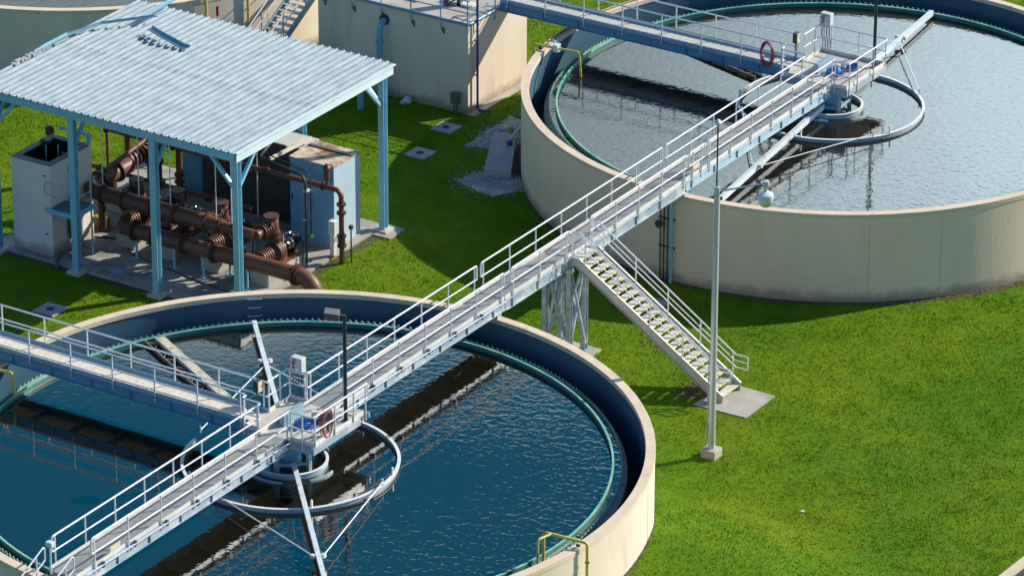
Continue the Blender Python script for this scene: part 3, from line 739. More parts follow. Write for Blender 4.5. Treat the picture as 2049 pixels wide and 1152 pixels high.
def mast(x, y, label, h, head):
    T = thing('mast_light', label, 'lamp post', (x, y, ZD), 'dark platform masts')
    MB().cyl((x, y, ZD - .25), (x, y, h), .065, 14).build('pole', 'dgreen', T)
    MB().box(x - .12, x + .12, y - .12, y + .12, ZD, ZD + .03).build('base_plate', 'dgreen', T)
    if head:
        d = Vector((-.80, -.45, 0)).normalized()
        p = Vector((x, y, h)); q = p + d * .16
        MB().bar(p - Vector((0, 0, .05)), q - Vector((0, 0, .02)), .08, .08).build('arm', 'dgreen', T)
        n_ = Vector((-d.y, d.x, 0)); s0 = q; m = MB()
        poly = [s0 + n_ * .24 + Vector((0, 0, .1)), s0 - n_ * .24 + Vector((0, 0, .1)), s0 - n_ * .24 + d * .5 + Vector((0, 0, .16)), s0 + n_ * .24 + d * .5 + Vector((0, 0, .16))]
        m.add(poly + [v - Vector((0, 0, .24)) for v in poly], [(0, 1, 2, 3), (7, 6, 5, 4), (0, 4, 5, 1), (1, 5, 6, 2), (2, 6, 7, 3), (3, 7, 4, 0)])
        m.build('lamp_head', 'lampbox', T, .02)
    return T
mast(1.27, 1.42, 'dark green mast with a square lamp head on the blue tank platform', 8.02, True)
mast(.98, 38.45, 'dark green mast rising out of the picture from the grey tank platform', 8.6, True)

# small fittings on rails
def rail_fitting(x, y, z, label, m='globe'):
    T = thing('photocell', label, 'sensor', (x, y, z))
    MB().cyl((x, y, z), (x, y, z + .95), .03, 8).build('stem', 'galv', T)
    MB().box(x - .13, x + .13, y - .10, y + .10, z + .96, z + 1.14).build('housing', m, T, .03)
    return T
rail_fitting(-.15, -12.75, 4.3, 'white capped sensor on a stem at the lower left walkway end')

# entry stair rails at the lower left end of the long walkway
T = thing('stair_railing', 'grey pipe railing leaving the frame at the lower left rim', 'railing', (-.4, -13.2, 3.57))
for xx in (-.62, .52):
    p0, p1 = Vector((xx, -12.45, 5.02)), Vector((xx, -16.0, 3.4))
    MB().tube(path([p0 - Vector((0, 0, .5)), p0, p1, p1 - Vector((0, 0, .5)), p0 - Vector((0, 0, .5))][:4], .08), .03).build('top_rail', 'galv', T)
    MB().tube([p0 - Vector((0, 0, .5)), p1 - Vector((0, 0, .5))], .028).build('mid_rail', 'galv', T)
    for k in range(4):
        p = p0.lerp(p1, .12 + k * .27); MB().cyl(p - Vector((0, 0, 1.1)), p, .027, 8).build('post', 'galv', T)
T = thing('boarding_steps', 'yellow nosed steps where the long walkway meets the lower left rim', 'steps', (0, -12.9, 2.6))
for k in range(3):
    y = -12.45 - k * .28; z = ZD - .12 - k * .2
    MB().box(-.5, .5, y - .27, y - .03, z - .04, z).build('tread', 'tread', T)
    MB().box(-.5, .5, y - .30, y - .272, z - .045, z + .004).build('nosing', 'nose', T)
for xx in (-.56, .56): MB().bar((xx, -12.4, ZD - .15), (xx, -16, ZD - 2.7), .04, .26).build('stringer', 'string', T)

# sign plate on the near rail
solo('sign_plate', MB().box(.54, .555, -10.62, -10.1, 4.32, 4.5), 'sign', 'small cream plate hung low on the lower left walkway railing', 'sign', (.55, -10.4, 4.3))
solo('sign_plate', MB().box(.54, .555, 25.3, 25.75, 4.40, 4.6), 'sign', 'small pale plate on the railing where the walkway crosses the grey tank rim', 'sign', (.55, 25.5, 4.3))

# ------------------------------------------------------------------ support tower under the linking walkway
T = thing('support_tower', 'four legged braced steel tower under the linking walkway beside the stairs', 'support frame', (0, 17.2, 0))
tx, ty = (-.52, .50), (16.72, 17.75)
for x in tx:
    for y in ty:
        MB().hbeam((x, y, .08), (x, y, ZD - .42), .2, .2, .02, (0, 1, 0)).build('leg', 'galvd', T)
        MB().box(x - .17, x + .17, y - .17, y + .17, .06, .085).build('base_plate', 'galvd', T)
def br(a, b): MB().bar(a, b, .09, .07).build('brace', 'galvd', T)
zt = ZD - .5
for x in tx: br((x, ty[0], .3), (x, ty[1], zt)); br((x + .05, ty[1], .3), (x + .05, ty[0], zt))
for y in ty: br((tx[0], y, .3), (tx[1], y, zt)); br((tx[1], y + .05, .3), (tx[0], y + .05, zt))
MB().box(-.7, .7, 16.55, 16.7, ZD - .60, ZD - .41).build('head_beam', 'galvd', T)
MB().box(-.7, .7, 17.7, 17.85, ZD - .60, ZD - .41).build('head_beam', 'galvd', T)
structure('tower_pad', MB().box(-1.0, 1.05, 16.2, 18.1, -.2, .055), 'conc')

# ------------------------------------------------------------------ staircase
T = thing('staircase', 'pale metal staircase with yellow edged treads coming down from the linking walkway', 'stairs', (4, 17.27, 0))
sx0, sx1 = .62, 7.05; ns = 20; sy0, sy1 = 16.66, 17.90
rise = (ZD - .1) / (ns + 1); run = (sx1 - sx0 - .5) / ns
for i in range(ns + 1):
    z = ZD - rise * i - .02; x = sx0 + .02 + i * run
    w_ = .55 if i == 0 else .27
    if i == 0: x0_, x1_ = sx0 - .02, sx0 + .32
    else: x0_, x1_ = x + .06, x + .06 + w_
    MB().box(x0_, x1_, sy0 + .05, sy1 - .05, z - .03, z).build('tread', 'tread', T)
    MB().box(x1_ + .001, x1_ + .045, sy0 + .05, sy1 - .05, z - .045, z + .004).build('nosing', 'nose', T)
slope = rise / run
for y, sg in ((sy0, -1), (sy1, 1)):
    m = MB()
    xt, zt2 = sx0 + .35, ZD - .0
    xb = sx0 + .02 + ns * run + .30; zb = ZD - rise * ns
    poly = [(sx0 - .05, y, ZD + .06), (xt, y, ZD + .06), (xb + .12, y, .34), (xb + .12, y, .03), (xb - .10, y, .03), (xt - .12, y, ZD - .30), (sx0 - .05, y, ZD - .30)]
    m.extr(poly, (0, .016, 0))
    top = [Vector(p) for p in poly]
    for (p, q) in ((top[0], top[1]), (top[1], top[2]), (top[4], top[5])):
        m.bar(p + Vector((0, sg * .035 + .008, 0)), q + Vector((0, sg * .035 + .008, 0)), .07, .016)
    m.build('stringer', 'string', T)
def stair_rail(y, inner):
    s0 = Vector((sx0 + .38, y, ZD + .98)); e0 = Vector((xb - .05, y, .1 + 1.02)); 
    def seq(h): 
        a = Vector((sx0 + .02, y, ZD + h)); b = Vector((sx0 + .35, y, ZD + h)); c = Vector((sx0 + .35 + (ns - .4) * run, y, ZD - rise * (ns - .4) + h)); d = c + Vector((.5, 0, 0))
        return a, b, c, d
    a, b, c, d = seq(1.05); a2, b2, c2, d2 = seq(.55)
    MB().tube(path([a2, a, b, c, d, d2], .07), .028).build('top_rail', 'galv', T)
    MB().tube(path([a2, b2, c2, d2], .07), .026).build('mid_rail', 'galv', T)
    a3, b3, c3_, d3 = seq(.86); o = Vector((0, -.09 if y > 17 else .09, 0))
    MB().tube(path([a3 + o, b3 + o, c3_ + o, d3 + o], .07), .022).build('hand_rail', 'galv', T)
    for k in range(5):
        t = .04 + k * .235; p = b.lerp(c, t); MB().cyl(p - Vector((0, 0, 1.06)), p, .026, 8).build('post', 'galv', T)
    MB().cyl(a - Vector((0, 0, 1.0)), a - Vector((0, 0, .5)), .026, 8).build('post', 'galv', T)
    return
stair_rail(sy0, 1); stair_rail(sy1, 1)
structure('stair_pad', MB().prism([(6.15, 16.05), (8.25, 16.1), (8.25, 18.2), (6.4, 18.2)], -.2, .045), 'conc')

# ------------------------------------------------------------------ street lamp
T = thing('street_lamp', 'tall grey lamp post with a glass globe standing on the lawn beside the stairs', 'street lamp', (8.73, 12.92, 0))
bx_, by_ = 8.73, 12.92
MB().box(bx_ - .28, bx_ + .28, by_ - .28, by_ + .28, -.1, .32).build('footing', 'conc', T, .03)
MB().tube([(bx_, by_, .32), (bx_, by_, 5), (bx_, by_, 10.2)], [.125, .115, .10], 20).build('pole', 'poleg', T)
MB().tube([(bx_ - .17, by_ - .1, 0), (bx_ - .17, by_ - .1, .9), (bx_ - .13, by_ - .08, 1.3), (bx_ - .13, by_ - .08, 4)], .02, 6).build('conduit', 'bluep', T)
MB().cyl((bx_ - .02, by_, 10.2), (bx_ - .02, by_, 12.5), .028, 8).build('rod', 'dgreen', T)
MB().ring((bx_ - .02, by_, 12.45), [(0.001, 0), (.1, .02), (.13, .1), (.07, .2), (0.001, .23)], 14).build('finial', 'globe', T)
dr = Vector((.8416, .5401, 0)).normalized(); ap = Vector((bx_, by_, 10.02)); aq = ap + dr * 1.55 + Vector((0, 0, .30))
MB().tube([ap, aq], .035, 8).build('arm', 'poleg', T)
hp = aq + dr * .1
MB().ring((hp.x, hp.y, hp.z), [(0.001, .12), (.11, .1), (.13, 0), (.12, -.12), (.07, -.2), (.06, -.28), (0.001, -.28)], 20).build('ballast', 'poleg', T)
MB().ring((hp.x, hp.y, hp.z), [(0.001, -.27), (.10, -.28), (.26, -.38), (.285, -.50), (.25, -.62), (0.001, -.62)], 24).build('lamp_dome', 'globe', T)
MB().ring((hp.x, hp.y, hp.z), [(0.001, -.621), (.245, -.621), (.21, -.74), (.13, -.84), (0.001, -.85)], 24).build('lamp_glass', 'glass', T)

# ------------------------------------------------------------------ yellow pipes on rims
def ypipe(pts, label, r=.055, clips=()):
    m = thing('yellow_pipe', label, 'pipe', (pts[0][0], pts[0][1], 0), 'yellow pipes over the tank rims')
    MB().tube(path(pts, .12), r, 10).build('pipe', 'yellow', m)
    for p in clips: MB().box(p[0] - .06, p[0] + .06, p[1] - .04, p[1] + .04, p[2] - .05, p[2] + .03).build('clip', 'conduit', m)
    return m
m = ypipe([(12.30, -1.05, .0), (12.30, -1.05, 3.78), (10.9, -1.45, 3.95), (10.9, -1.45, 2.9)], 'yellow pipe hooked over the near rim of the blue tank', clips=[(12.0, -1.13, 3.66), (12.30, -1.05, 3.1)])
MB().tube(path([(11.15, -1.38, 3.93), (11.0, -1.95, 3.93), (11.0, -1.95, 2.9)], .1), .045, 10).build('pipe', 'yellow', m)
m = ypipe([(-12.1, 34.15, .0), (-12.1, 34.15, 3.72), (-10.0, 34.2, 3.80), (-9.9, 34.2, 2.55)][0:], 'yellow pipe hooked over the left rim of the grey tank', r=.05, clips=[(-11.8, 34.15, 3.64)])
MB().box(-11.15, -10.95, 34.05, 34.35, 3.62, 3.92).build('valve', 'globe', m)
ypipe([(-12.3, -1.3, .0), (-12.3, -1.3, 3.74), (-10.75, -1.2, 3.8), (-10.7, -1.2, 2.9)], 'yellow pipe dropping into the blue tank at the left edge under the cream walkway')
T = thing('rim_cable', 'thin grey cable pipe clipped along the left rim of the grey tank', 'pipe', (-11.5, 38, 3.6))
pts = []
for i in range(15):
    t = rad(168 - i * 2.8 + 25); pts.append((12.02 * math.cos(t), 36.83 + 12.02 * math.sin(t), 3.60))
MB().tube(pts, .025, 6).build('pipe', 'conduit', T)

# ladder rungs inside the blue tank wall
T = thing('ladder', 'wall ladder with thin rungs inside the far wall of the blue tank', 'ladder', (-7.9, 8.75, 2.8))
an = math.atan2(9.24, -8.12)
for k in range(3):
    z = 3.45 - k * .33; 
    pts = [(11.86 * math.cos(an - .02), 11.86 * math.sin(an - .02), z), (11.72 * math.cos(an - .02), 11.72 * math.sin(an - .02), z), (11.72 * math.cos(an + .02), 11.72 * math.sin(an + .02), z), (11.86 * math.cos(an + .02), 11.86 * math.sin(an + .02), z)]
    MB().tube(pts, .015, 6).build('rung', 'galv', T)

# conduits down the wall of the grey tank, beside the link walkway
T = thing('conduit_bank', 'bank of dark conduits and one blue pipe climbing the grey tank wall behind the stairs', 'conduits', (-.1, 24.5, 0))
for k, x in enumerate((-.42, -.26, -.10)):
    y = 36.83 - math.sqrt(12.15 ** 2 - x * x) - .08
    MB().cyl((x, y, 0), (x, y, 3.9), .028, 8).build('conduit', 'conduit', T)
MB().cyl((.10, 24.53, 0), (.10, 24.53, 3.75), .065, 10).build('blue_pipe', 'bluep', T)
for z in (1.35, 2.5): MB().box(-.52, .2, 24.62, 24.665, z, z + .05).build('strut', 'conduit', T)
MB().cyl((-.42, 24.50, 2.3), (-.42, 24.44, 2.3), .15, 16).build('junction_box', 'conduit', T)
MB().box(-.2, .25, 24.66, 24.9, 3.4, 3.56).build('bracket', 'conduit', T)
# steel brackets where the walkways rest on the rims
for (x, y, lab) in ((.6, 11.98, 'dark steel bearing block under the long walkway on the blue tank far rim'), (.6, 24.78, 'dark steel bearing block under the walkway on the grey tank near rim')):
    solo('bearing_block', MB().box(x - .2, x - .04, y - .14, y + .14, 3.57, ZD - .41), 'galvd', lab, 'bracket', (x, y, 3.57), 'bearing blocks under the walkways')

# ------------------------------------------------------------------ concrete building at the top
T = thing('concrete_building', 'flat topped tan concrete basin building at the top behind the metal roof', 'building', (-18.85, 38, 0))
bx0, bx1, by0, by1, bz = -22.5, -15.15, 34.0, 45.5, 3.90
wy = 38.4
MB().prism([(bx0, by0), (bx1, by0), (bx1, wy), (bx1, wy + .01), (bx0, wy + .01)], -.3, bz - .12).build('wall', 'wall', T)
MB().box(bx0 + .002, bx1 - .002, by0 + .002, wy, bz - .12, bz - .05).build('coping', 'cap', T)
MB().box(bx0 + .05, bx1 - .04, by0 + .05, wy - .05, bz - .05, bz).build('roof_slab', 'conc', T)
MB().box(bx1 - .003, bx1 + .35, by0 - .05, wy + .3, -.1, .06).build('footing', 'conc', T)
MB().box(-17.5, -16.1, 35.6, 36.1, bz, bz + .1).build('hatch', 'plank', T)
MB().box(-20.5, -18.3, 35.0, 36.6, bz, bz + .06).build('hatch', 'conc', T)
for k, (x, y) in enumerate(((-17.2, 35.35), (-16.75, 35.6))): MB().box(x, x + .18, y, y + .18, bz, bz + 1.8).build('vent_post', 'lampbox', T)
MB().bar((-17.1, 35.4, bz + .05), (-16.4, 36.2, bz + .5), .06, .06).build('vent_post', 'lampbox', T)
MB().tube(path([(bx0, by0 - .06, bz + .05), (bx1 + .06, by0 - .06, bz + .05), (bx1 + .06, 36.2, bz + .05)], .2), .06, 10).build('edge_pipe', 'rimpipe', T)
posts = []
rail_run(T, [(bx0, by0 - .1), (bx1 + .1, by0 - .1), (bx1 + .1, 36.15)], bz, [.3, 1.75, 3.2, 4.65, 6.1, 7.4, 8.1, 9.4], 'bpipe', loops=(False, False), post_down=.35)
for k in range(5):
    x = bx0 + .35 + k * 1.45
    m = MB(); m.cyl((x, by0 - .012, bz - .42), (x, by0 - .006, bz - .42), .11, 7); m.cyl((x + .03, by0 - .013, bz - .55), (x + .03, by0 - .0065, bz - .55), .07, 6); m.build('rust_stain', 'greenbox', T)
MB().tube(path([(bx1 + .16, 34.45, bz + 2.2), (bx1 + .16, 34.45, .12), (bx1 + .75, 34.6, .1)], .1), .05, 10).build('downpipe', 'purple', T)
for z in (1.6, 3.1): MB().box(bx1, bx1 + .13, 34.42, 34.48, z, z + .04).build('pipe_clip', 'conduit', T)

T = thing('blue_pipe', 'light blue elbow pipe running down the shaded wall of the concrete building', 'pipe', (-19.35, 33.75, 0))
MB().tube(path([(-19.2, 34.0, 3.25), (-19.2, 33.68, 3.25), (-19.2, 33.68, 2.7), (-19.2, 33.68, 0)][:2] + [(-19.2, 33.62, 2.6), (-19.2, 33.62, 0)], .2), .13, 14).build('pipe', 'bpipe', T)
MB().cyl((-19.2, 33.62, 2.36), (-19.2, 33.62, 2.46), .17, 16).build('collar', 'bpipe', T)
MB().cyl((-19.2, 33.996, 3.3), (-19.2, 33.96, 3.3), .24, 18).build('wall_flange', 'conduit', T)
T = thing('meter_box', 'green grey meter box on a post against the concrete building corner', 'meter', (-15.55, 33.7, 0))
MB().cyl((-15.55, 33.75, 0), (-15.55, 33.75, .5), .05, 8).build('post', 'greenbox', T)
MB().cyl((-15.68, 33.75, 0), (-15.68, 33.75, .5), .03, 8).build('post', 'greenbox', T)
MB().box(-15.78, -15.42, 33.62, 33.86, .5, .98).build('enclosure', 'greenbox', T, .03)
solo('blue_stub', MB().cyl((-19.2, 32.2, 0), (-19.2, 32.2, .8), .14, 14), 'bpipe', 'short light blue standpipe on the grass behind the shed roof corner', 'pipe', (-19.2, 32.2, 0))
m = MB()
m.ring((-17.95, 33.75, 0), [(0.001, .28), (.12, .25), (.2, .1), (.17, 0), (0.001, 0)], 6, smooth=False); m.box(-18.15, -17.95, 33.5, 33.7, 0, .12)
solo('rubble_lump', m, 'globe', 'small pale blue lump lying on the grass against the building wall', 'debris', (-18, 33.7, 0))

# stairs beyond the shed roof
T = thing('staircase', 'blue sided staircase with tan treads climbing between the distant tank and the building', 'stairs', (-23.7, 33, 0))
for k in range(22):
    y = 29.2 + k * .3; z = .18 + k * .17
    MB().box(-24.25, -23.25, y, y + .26, z - .04, z).build('tread', 'plank', T)
for x in (-24.3, -23.2):
    MB().bar((x, 29.0, .0), (x, 36.0, 3.9), .05, .3).build('stringer', 'kickb', T)
    for h in (.55, 1.05): MB().tube([(x, 29.0, .15 + h), (x, 36.0, 4.05 + h)], .03).build('hand_rail', 'galv', T)
    for k in range(5):
        y = 29.3 + k * 1.6; z = .15 + (y - 29) * .557; MB().cyl((x, y, z), (x, y, z + 1.05), .03, 8).build('post', 'bpipe', T)
for x, y, lab in ((-26.2, 31.3, 'thin yellow pipe down the distant tank wall beside the red topped valve'), (-25.4, 33.1, 'thicker yellow pipe down the distant tank wall beside the blue staircase')):
    an = math.atan2(y - C_[1], x - C_[0]); x, y = C_[0] + 12.25 * math.cos(an), C_[1] + 12.25 * math.sin(an)
    solo('yellow_downpipe', MB().cyl((x, y, 0), (x, y, 4), .06, 10), 'yellow', lab, 'pipe', (x, y, 0), 'yellow pipes on the distant tank')
T = thing('valve_post', 'red topped valve post standing in front of the distant tank wall', 'valve', (-25.75, 31.45, 0))
vx, vy = -25.75, 31.45
MB().cyl((vx, vy, 0), (vx, vy, 2.9), .04, 8).build('stem', 'galvd', T)
MB().cyl((vx, vy, 2.5), (vx, vy, 2.75), .08, 10).build('valve_body', 'galvd', T)
MB().cyl((vx, vy, 2.9), (vx, vy, 3.3), .06, 10).build('handle', 'red', T)

# ------------------------------------------------------------------ manholes, slab lid, gravel
def manhole(x, y, s_, label, m='concg'):
    T = thing('manhole', label, 'manhole', (x, y, 0), 'square concrete manholes in the grass')
    MB().box(x - s_, x + s_, y - s_, y + s_, -.1, .05).build('surround', m, T, .02)
    MB().cyl((x, y, .05), (x, y, .062), s_ * .33, 20).build('cover', 'dgreen', T)
manhole(-15.15, 32.37, .48, 'square manhole nearest the concrete building corner')
manhole(-14.58, 29.63, .48, 'square manhole between the shed corner column and the slanted grey slab')
manhole(-17.91, 9.95, .48, 'square manhole on the grass in front of the shed pad at the left')
manhole(.62, 22.6, .4, 'small drain cover on the grass below the grey tank wall')
T = thing('slab_lid', 'long slanted grey concrete lid lying on gravel beside the grey tank', 'concrete lid', (-11.5, 31, 0))
MB().prism([(-11.25, 29.15), (-10.2, 29.5), (-12.15, 33.0), (-12.95, 32.5)], .02, .30).build('lid', 'concg', T, .02)
MB().prism([(-11.15, 29.27), (-10.35, 29.55), (-12.2, 32.85), (-12.8, 32.45)], -.1, .02).build('base', 'soil', T)
def blob(pts, z, seed=1, k=6, j=.12):
    rnd = random.Random(seed); out = []
    n = len(pts)
    for i in range(n):
        p, q = Vector(pts[i]), Vector(pts[(i + 1) % n])
        for t in range(k):
            e = p.lerp(q, t / k); out.append((e.x + rnd.uniform(-j, j), e.y + rnd.uniform(-j, j), z))
    return MB().add(out, [tuple(range(len(out)))])
def stuff(name, mb, m): return tag(mb.build(name, m, None), kind='stuff')
stuff('gravel', blob([(-12.0, 28.2), (-9.9, 27.6), (-9.3, 28.6), (-9.9, 29.7), (-11.3, 29.9)], .012, 3), 'gravel')
stuff('gravel', blob([(-13.5, 31.3), (-12.0, 31.6), (-11.7, 33.0), (-12.0, 34.6), (-13.6, 34.9), (-13.6, 33.2)], .012, 4), 'gravel')
stuff('gravel', blob([(-10.3, 28.6), (-9.4, 28.8), (-11.3, 32.5), (-12.2, 33.0)], .009, 6), 'soil')
def chips(polys, n, m, sd=3):
    rnd = random.Random(sd); b = MB()
    for (x0, x1, y0, y1) in polys:
        for _ in range(n):
            u1, u2 = max(-1, min(1, rnd.gauss(0, .34))), max(-1, min(1, rnd.gauss(0, .34)))
            x, y = (x0 + x1) / 2 + u1 * (x1 - x0) / 2 * 1.15, (y0 + y1) / 2 + u2 * (y1 - y0) / 2 * 1.15; r = rnd.uniform(.025, .07); a = rnd.uniform(0, 6)
            pts = [(x + r * math.cos(a + k * 2.1) * rnd.uniform(.6, 1.2), y + r * math.sin(a + k * 2.1), .005) for k in range(3)] + [(x + rnd.uniform(-.02, .02), y, r * rnd.uniform(.5, 1))]
            b.add(pts, [(0, 2, 1), (0, 1, 3), (1, 2, 3), (2, 0, 3)])
    stuff('gravel', b, m)
chips([(-12.2, -9.4, 27.5, 30.0), (-14.0, -11.6, 31.0, 35.2), (-11.6, -9.0, 28.4, 29.8)], 1500, 'gravel')
chips([(-11.6, -9.5, 28.4, 31.0), (4.8, 6.4, 16.0, 18.0), (1.5, 4.5, 18.5, 21.0)], 350, 'soil', 5)
T = thing('hose_bib', 'tangle of blue and dark pipes hugging the left side of the grey tank', 'pipes', (-11.9, 32.5, 0))
for k, (m_, r) in enumerate((('navy', .05), ('conduit', .04), ('galvd', .05))):
    an = rad(198 + k * 1.6); MB().tube([(12.3 * math.cos(an), 36.83 + 12.3 * math.sin(an), 0), (12.3 * math.cos(an), 36.83 + 12.3 * math.sin(an), 3.2 - k * .5)], r, 8).build('riser', m_, T)
MB().tube(path([(-12.0, 32.0, .25), (-11.9, 33.5, .8), (-12.1, 35.4, .3)], .3), .04, 8).build('cross_pipe', 'galv', T)
MB().box(-11.75, -11.6, 31.6, 31.8, .1, .5).build('fitting', 'navy', T)
MB().box(-12.0, -11.85, 32.1, 32.25, .6, .85).build('fitting', 'yblk', T)
structure('soil_strip', blob([(6.0, 16.2), (6.2, 17.9), (5.2, 17.5), (5.0, 16.4)], .01, 9), 'soil')
solo('litter', MB().prism([(13.4, 10.9), (13.55, 10.95), (13.5, 11.05)], 0, .05), 'white', 'tiny white scrap lying alone on the lawn right of the blue tank', 'litter', (13.45, 10.95, 0))
# ------------------------------------------------------------------ pump shelter
structure('concrete_pad', MB().box(-23.3, -11.72, 13.25, 22.95, -.2, .10), 'slabc')
structure('concrete_pad', MB().box(-11.715, -10.9, 22.0, 23.1, -.2, .07), 'slabc')
structure('soil_strip', blob([(-23.6, 13.25), (-23.6, 12.98), (-17, 12.95), (-11.0, 12.95), (-11.35, 18), (-11.3, 22), (-11.72, 22), (-11.72, 13.25)], .008, 12, 14, .07), 'soil')
SH = thing('pump_shelter', 'open steel shelter with a ribbed metal roof over the brown pumps', 'shelter', (-17.2, 17.9, .1))
cx = [-22.8, -19.05, -15.30, -11.55]; cy = [13.1, 22.57]; RZ = 6.72
for y in cy:
    for x in cx:
        MB().hbeam((x, y, .16), (x, y, 6.40), .26, .26, .022, (0, 1, 0)).build('column', 'bluep', SH)
        MB().box(x - .19, x + .19, y - .19, y + .19, .14, .165).build('base_plate', 'cabside', SH)
        solo('footing', MB().box(x - .3, x + .3, y - .3, y + .3, -.1, .139), 'kerb', 'concrete footing under %s shelter column, %s row' % (['leftmost', 'second', 'third', 'right corner'][cx.index(x)], 'front' if y < 15 else 'back'), 'footing', (x, y, 0), 'footings of the shelter columns')
def kb(x, y, dx, dy, m='bluep'):
    MB().bar((x + dx * .12, y + dy * .12, 5.25), (x + dx * 1.15, y + dy * 1.15, 6.35), .13, .12).build('knee_brace', m, SH)
for x in cx: kb(x, cy[0], 0, 1); kb(x, cy[1], 0, -1)
for y in cy: kb(cx[-1], y, -1, 0); kb(cx[0], y, 1, 0)
for y, sg in ((12.97, -1), (22.70, 1)): MB().bar((-23.3, y, 6.50), (-11.5, y, 6.50), .05, .30).bar((-23.3, y - .05 * sg, 6.36), (-11.5, y - .05 * sg, 6.36), .13, .02).build('eave_beam', 'bluep', SH)
for x in cx: MB().hbeam((x, 13.0, 6.44), (x, 22.67, 6.44), .16, .28).build('rafter', 'bluep', SH)
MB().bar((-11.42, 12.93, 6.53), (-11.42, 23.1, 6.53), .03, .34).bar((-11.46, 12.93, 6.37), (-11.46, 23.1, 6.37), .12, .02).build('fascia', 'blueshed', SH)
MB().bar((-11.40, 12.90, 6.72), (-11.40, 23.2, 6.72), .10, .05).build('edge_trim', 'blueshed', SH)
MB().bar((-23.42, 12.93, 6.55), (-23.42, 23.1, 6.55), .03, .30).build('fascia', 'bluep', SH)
for k in range(6):
    y = 14.6 + k * 1.5; MB().bar((-23.3, y, 6.62), (-11.5, y, 6.62), .08, .10).build('purlin', 'bluep', SH)
def sheet(y0, y1, z0, z1, x0=-23.45, x1=-11.42):
    def profile(pr, name, mt):
        n = len(pr); vs = [(a_, y0, z0 + b2) for a_, b2 in pr] + [(a_, y1, z1 + b2) for a_, b2 in pr] + [(a_, y0, z0 + b2 - .01) for a_, b2 in pr] + [(a_, y1, z1 + b2 - .01) for a_, b2 in pr]
        fs = []
        for i in range(n - 1): fs += [(i, i + 1, n + i + 1, n + i), (2 * n + i, 3 * n + i, 3 * n + i + 1, 2 * n + i + 1), (i, 2 * n + i, 2 * n + i + 1, i + 1), (n + i, n + i + 1, 3 * n + i + 1, 3 * n + i)]
        return vs, fs
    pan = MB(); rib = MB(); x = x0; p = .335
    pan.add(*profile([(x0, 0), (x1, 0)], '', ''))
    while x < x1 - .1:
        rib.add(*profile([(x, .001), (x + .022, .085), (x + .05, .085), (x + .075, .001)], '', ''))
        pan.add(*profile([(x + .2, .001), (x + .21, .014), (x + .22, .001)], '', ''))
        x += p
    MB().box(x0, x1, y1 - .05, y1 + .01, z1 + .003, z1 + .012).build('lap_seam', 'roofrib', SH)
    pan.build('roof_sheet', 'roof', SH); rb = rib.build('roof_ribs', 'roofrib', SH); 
sheet(12.86, 18.2, RZ - .006, RZ - .004); sheet(18.0, 23.2, RZ + .008, RZ + .008)
# storm bent flashings at the upper left edge
def strip(pts, wv, m='flash', lip=.05):
    b = MB(); P = [Vector(p) for p in pts]; wv = Vector(wv); vs = []; fs = []
    for i, p in enumerate(P):
        up = Vector((0, 0, lip))
        vs += [p, p + wv, p + wv + up, p + up * 1.6]
    for i in range(len(P) - 1):
        o = 4 * i; fs += [(o, o + 4, o + 5, o + 1), (o + 1, o + 5, o + 6, o + 2), (o, o + 3, o + 7, o + 4)]
    b.add(vs, fs); ob = b.build('bent_flashing', m, SH); md = ob.modifiers.new('t', 'SOLIDIFY'); md.thickness = .012
    return ob
strip([(-20.95, 20.7, 7.0), (-20.2, 20.3, 7.05), (-19.05, 20.15, 6.86), (-18.75, 20.15, 6.84)], (-.06, -.24, -.04), lip=.06)
strip([(-23.45, 18.6, 6.86), (-22.9, 20.0, 6.98), (-21.5, 21.6, 7.05)], (.12, .0, -.02), lip=.04)
strip([(-21.9, 21.2, 7.02), (-21.9, 21.9, 7.06), (-21.95, 23.3, 7.10)], (.15, .05, -.05), lip=.04)
strip([(-23.5, 16.6, 6.80), (-23.5, 17.4, 6.84), (-23.45, 18.6, 6.88)], (.16, .0, 0), lip=.05)
m = MB(); rnd = random.Random(2)
for i in range(12):
    y = 15.2 + i * .22; m.box(-23.55, -23.4 + rnd.uniform(0, .1), y, y + rnd.uniform(.1, .22), 6.74, 6.80 + rnd.uniform(0, .06))
for i in range(3): m.box(-21.0 + i * .3, -20.85 + i * .3, 20.0 - i * .06, 20.15 - i * .06, 6.80, 6.85)
m.build('torn_insulation', 'concg', SH)

# concrete wet box at the left end
T = thing('concrete_box', 'tall tan concrete box with teal rim at the left end of the shelter', 'concrete box', (-21.5, 14.8, .1))
X0, X1, Y0, Y1, Z1 = -22.45, -20.58, 13.62, 16.15, 3.80
m = MB()
m.box(X0, X1, Y0, Y0 + .3, .1, Z1); m.box(X0, X1, Y1 - .3, Y1, .1, Z1); m.box(X0, X0 + .3, Y0 + .3, Y1 - .3, .1, Z1); m.box(X1 - .3, X1, Y0 + .3, Y1 - .3, .1, Z1)
m.build('wall', 'boxwall', T)
m = MB()
for a_ in ((X0, X1, Y0, Y0 + .3), (X0, X1, Y1 - .3, Y1), (X0, X0 + .3, Y0 + .3, Y1 - .3), (X1 - .3, X1, Y0 + .3, Y1 - .3)): m.box(a_[0] + .01, a_[1] - .01, a_[2] + .01, a_[3] - .01, Z1 + .001, Z1 + .035)
m.build('rim', 'tealrim', T)
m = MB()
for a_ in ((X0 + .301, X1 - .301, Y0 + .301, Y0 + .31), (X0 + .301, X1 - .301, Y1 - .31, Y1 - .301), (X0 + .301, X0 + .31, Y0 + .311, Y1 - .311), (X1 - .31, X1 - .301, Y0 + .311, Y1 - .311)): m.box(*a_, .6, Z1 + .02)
m.build('inside_shade_sheet', 'dark', T)  # dark sheets added on the inner walls, shade of the hollow as colour
MB().box(X0 + .3, X1 - .3, Y0 + .3, Y1 - .3, .5, .55).build('inside_floor', 'dark', T)
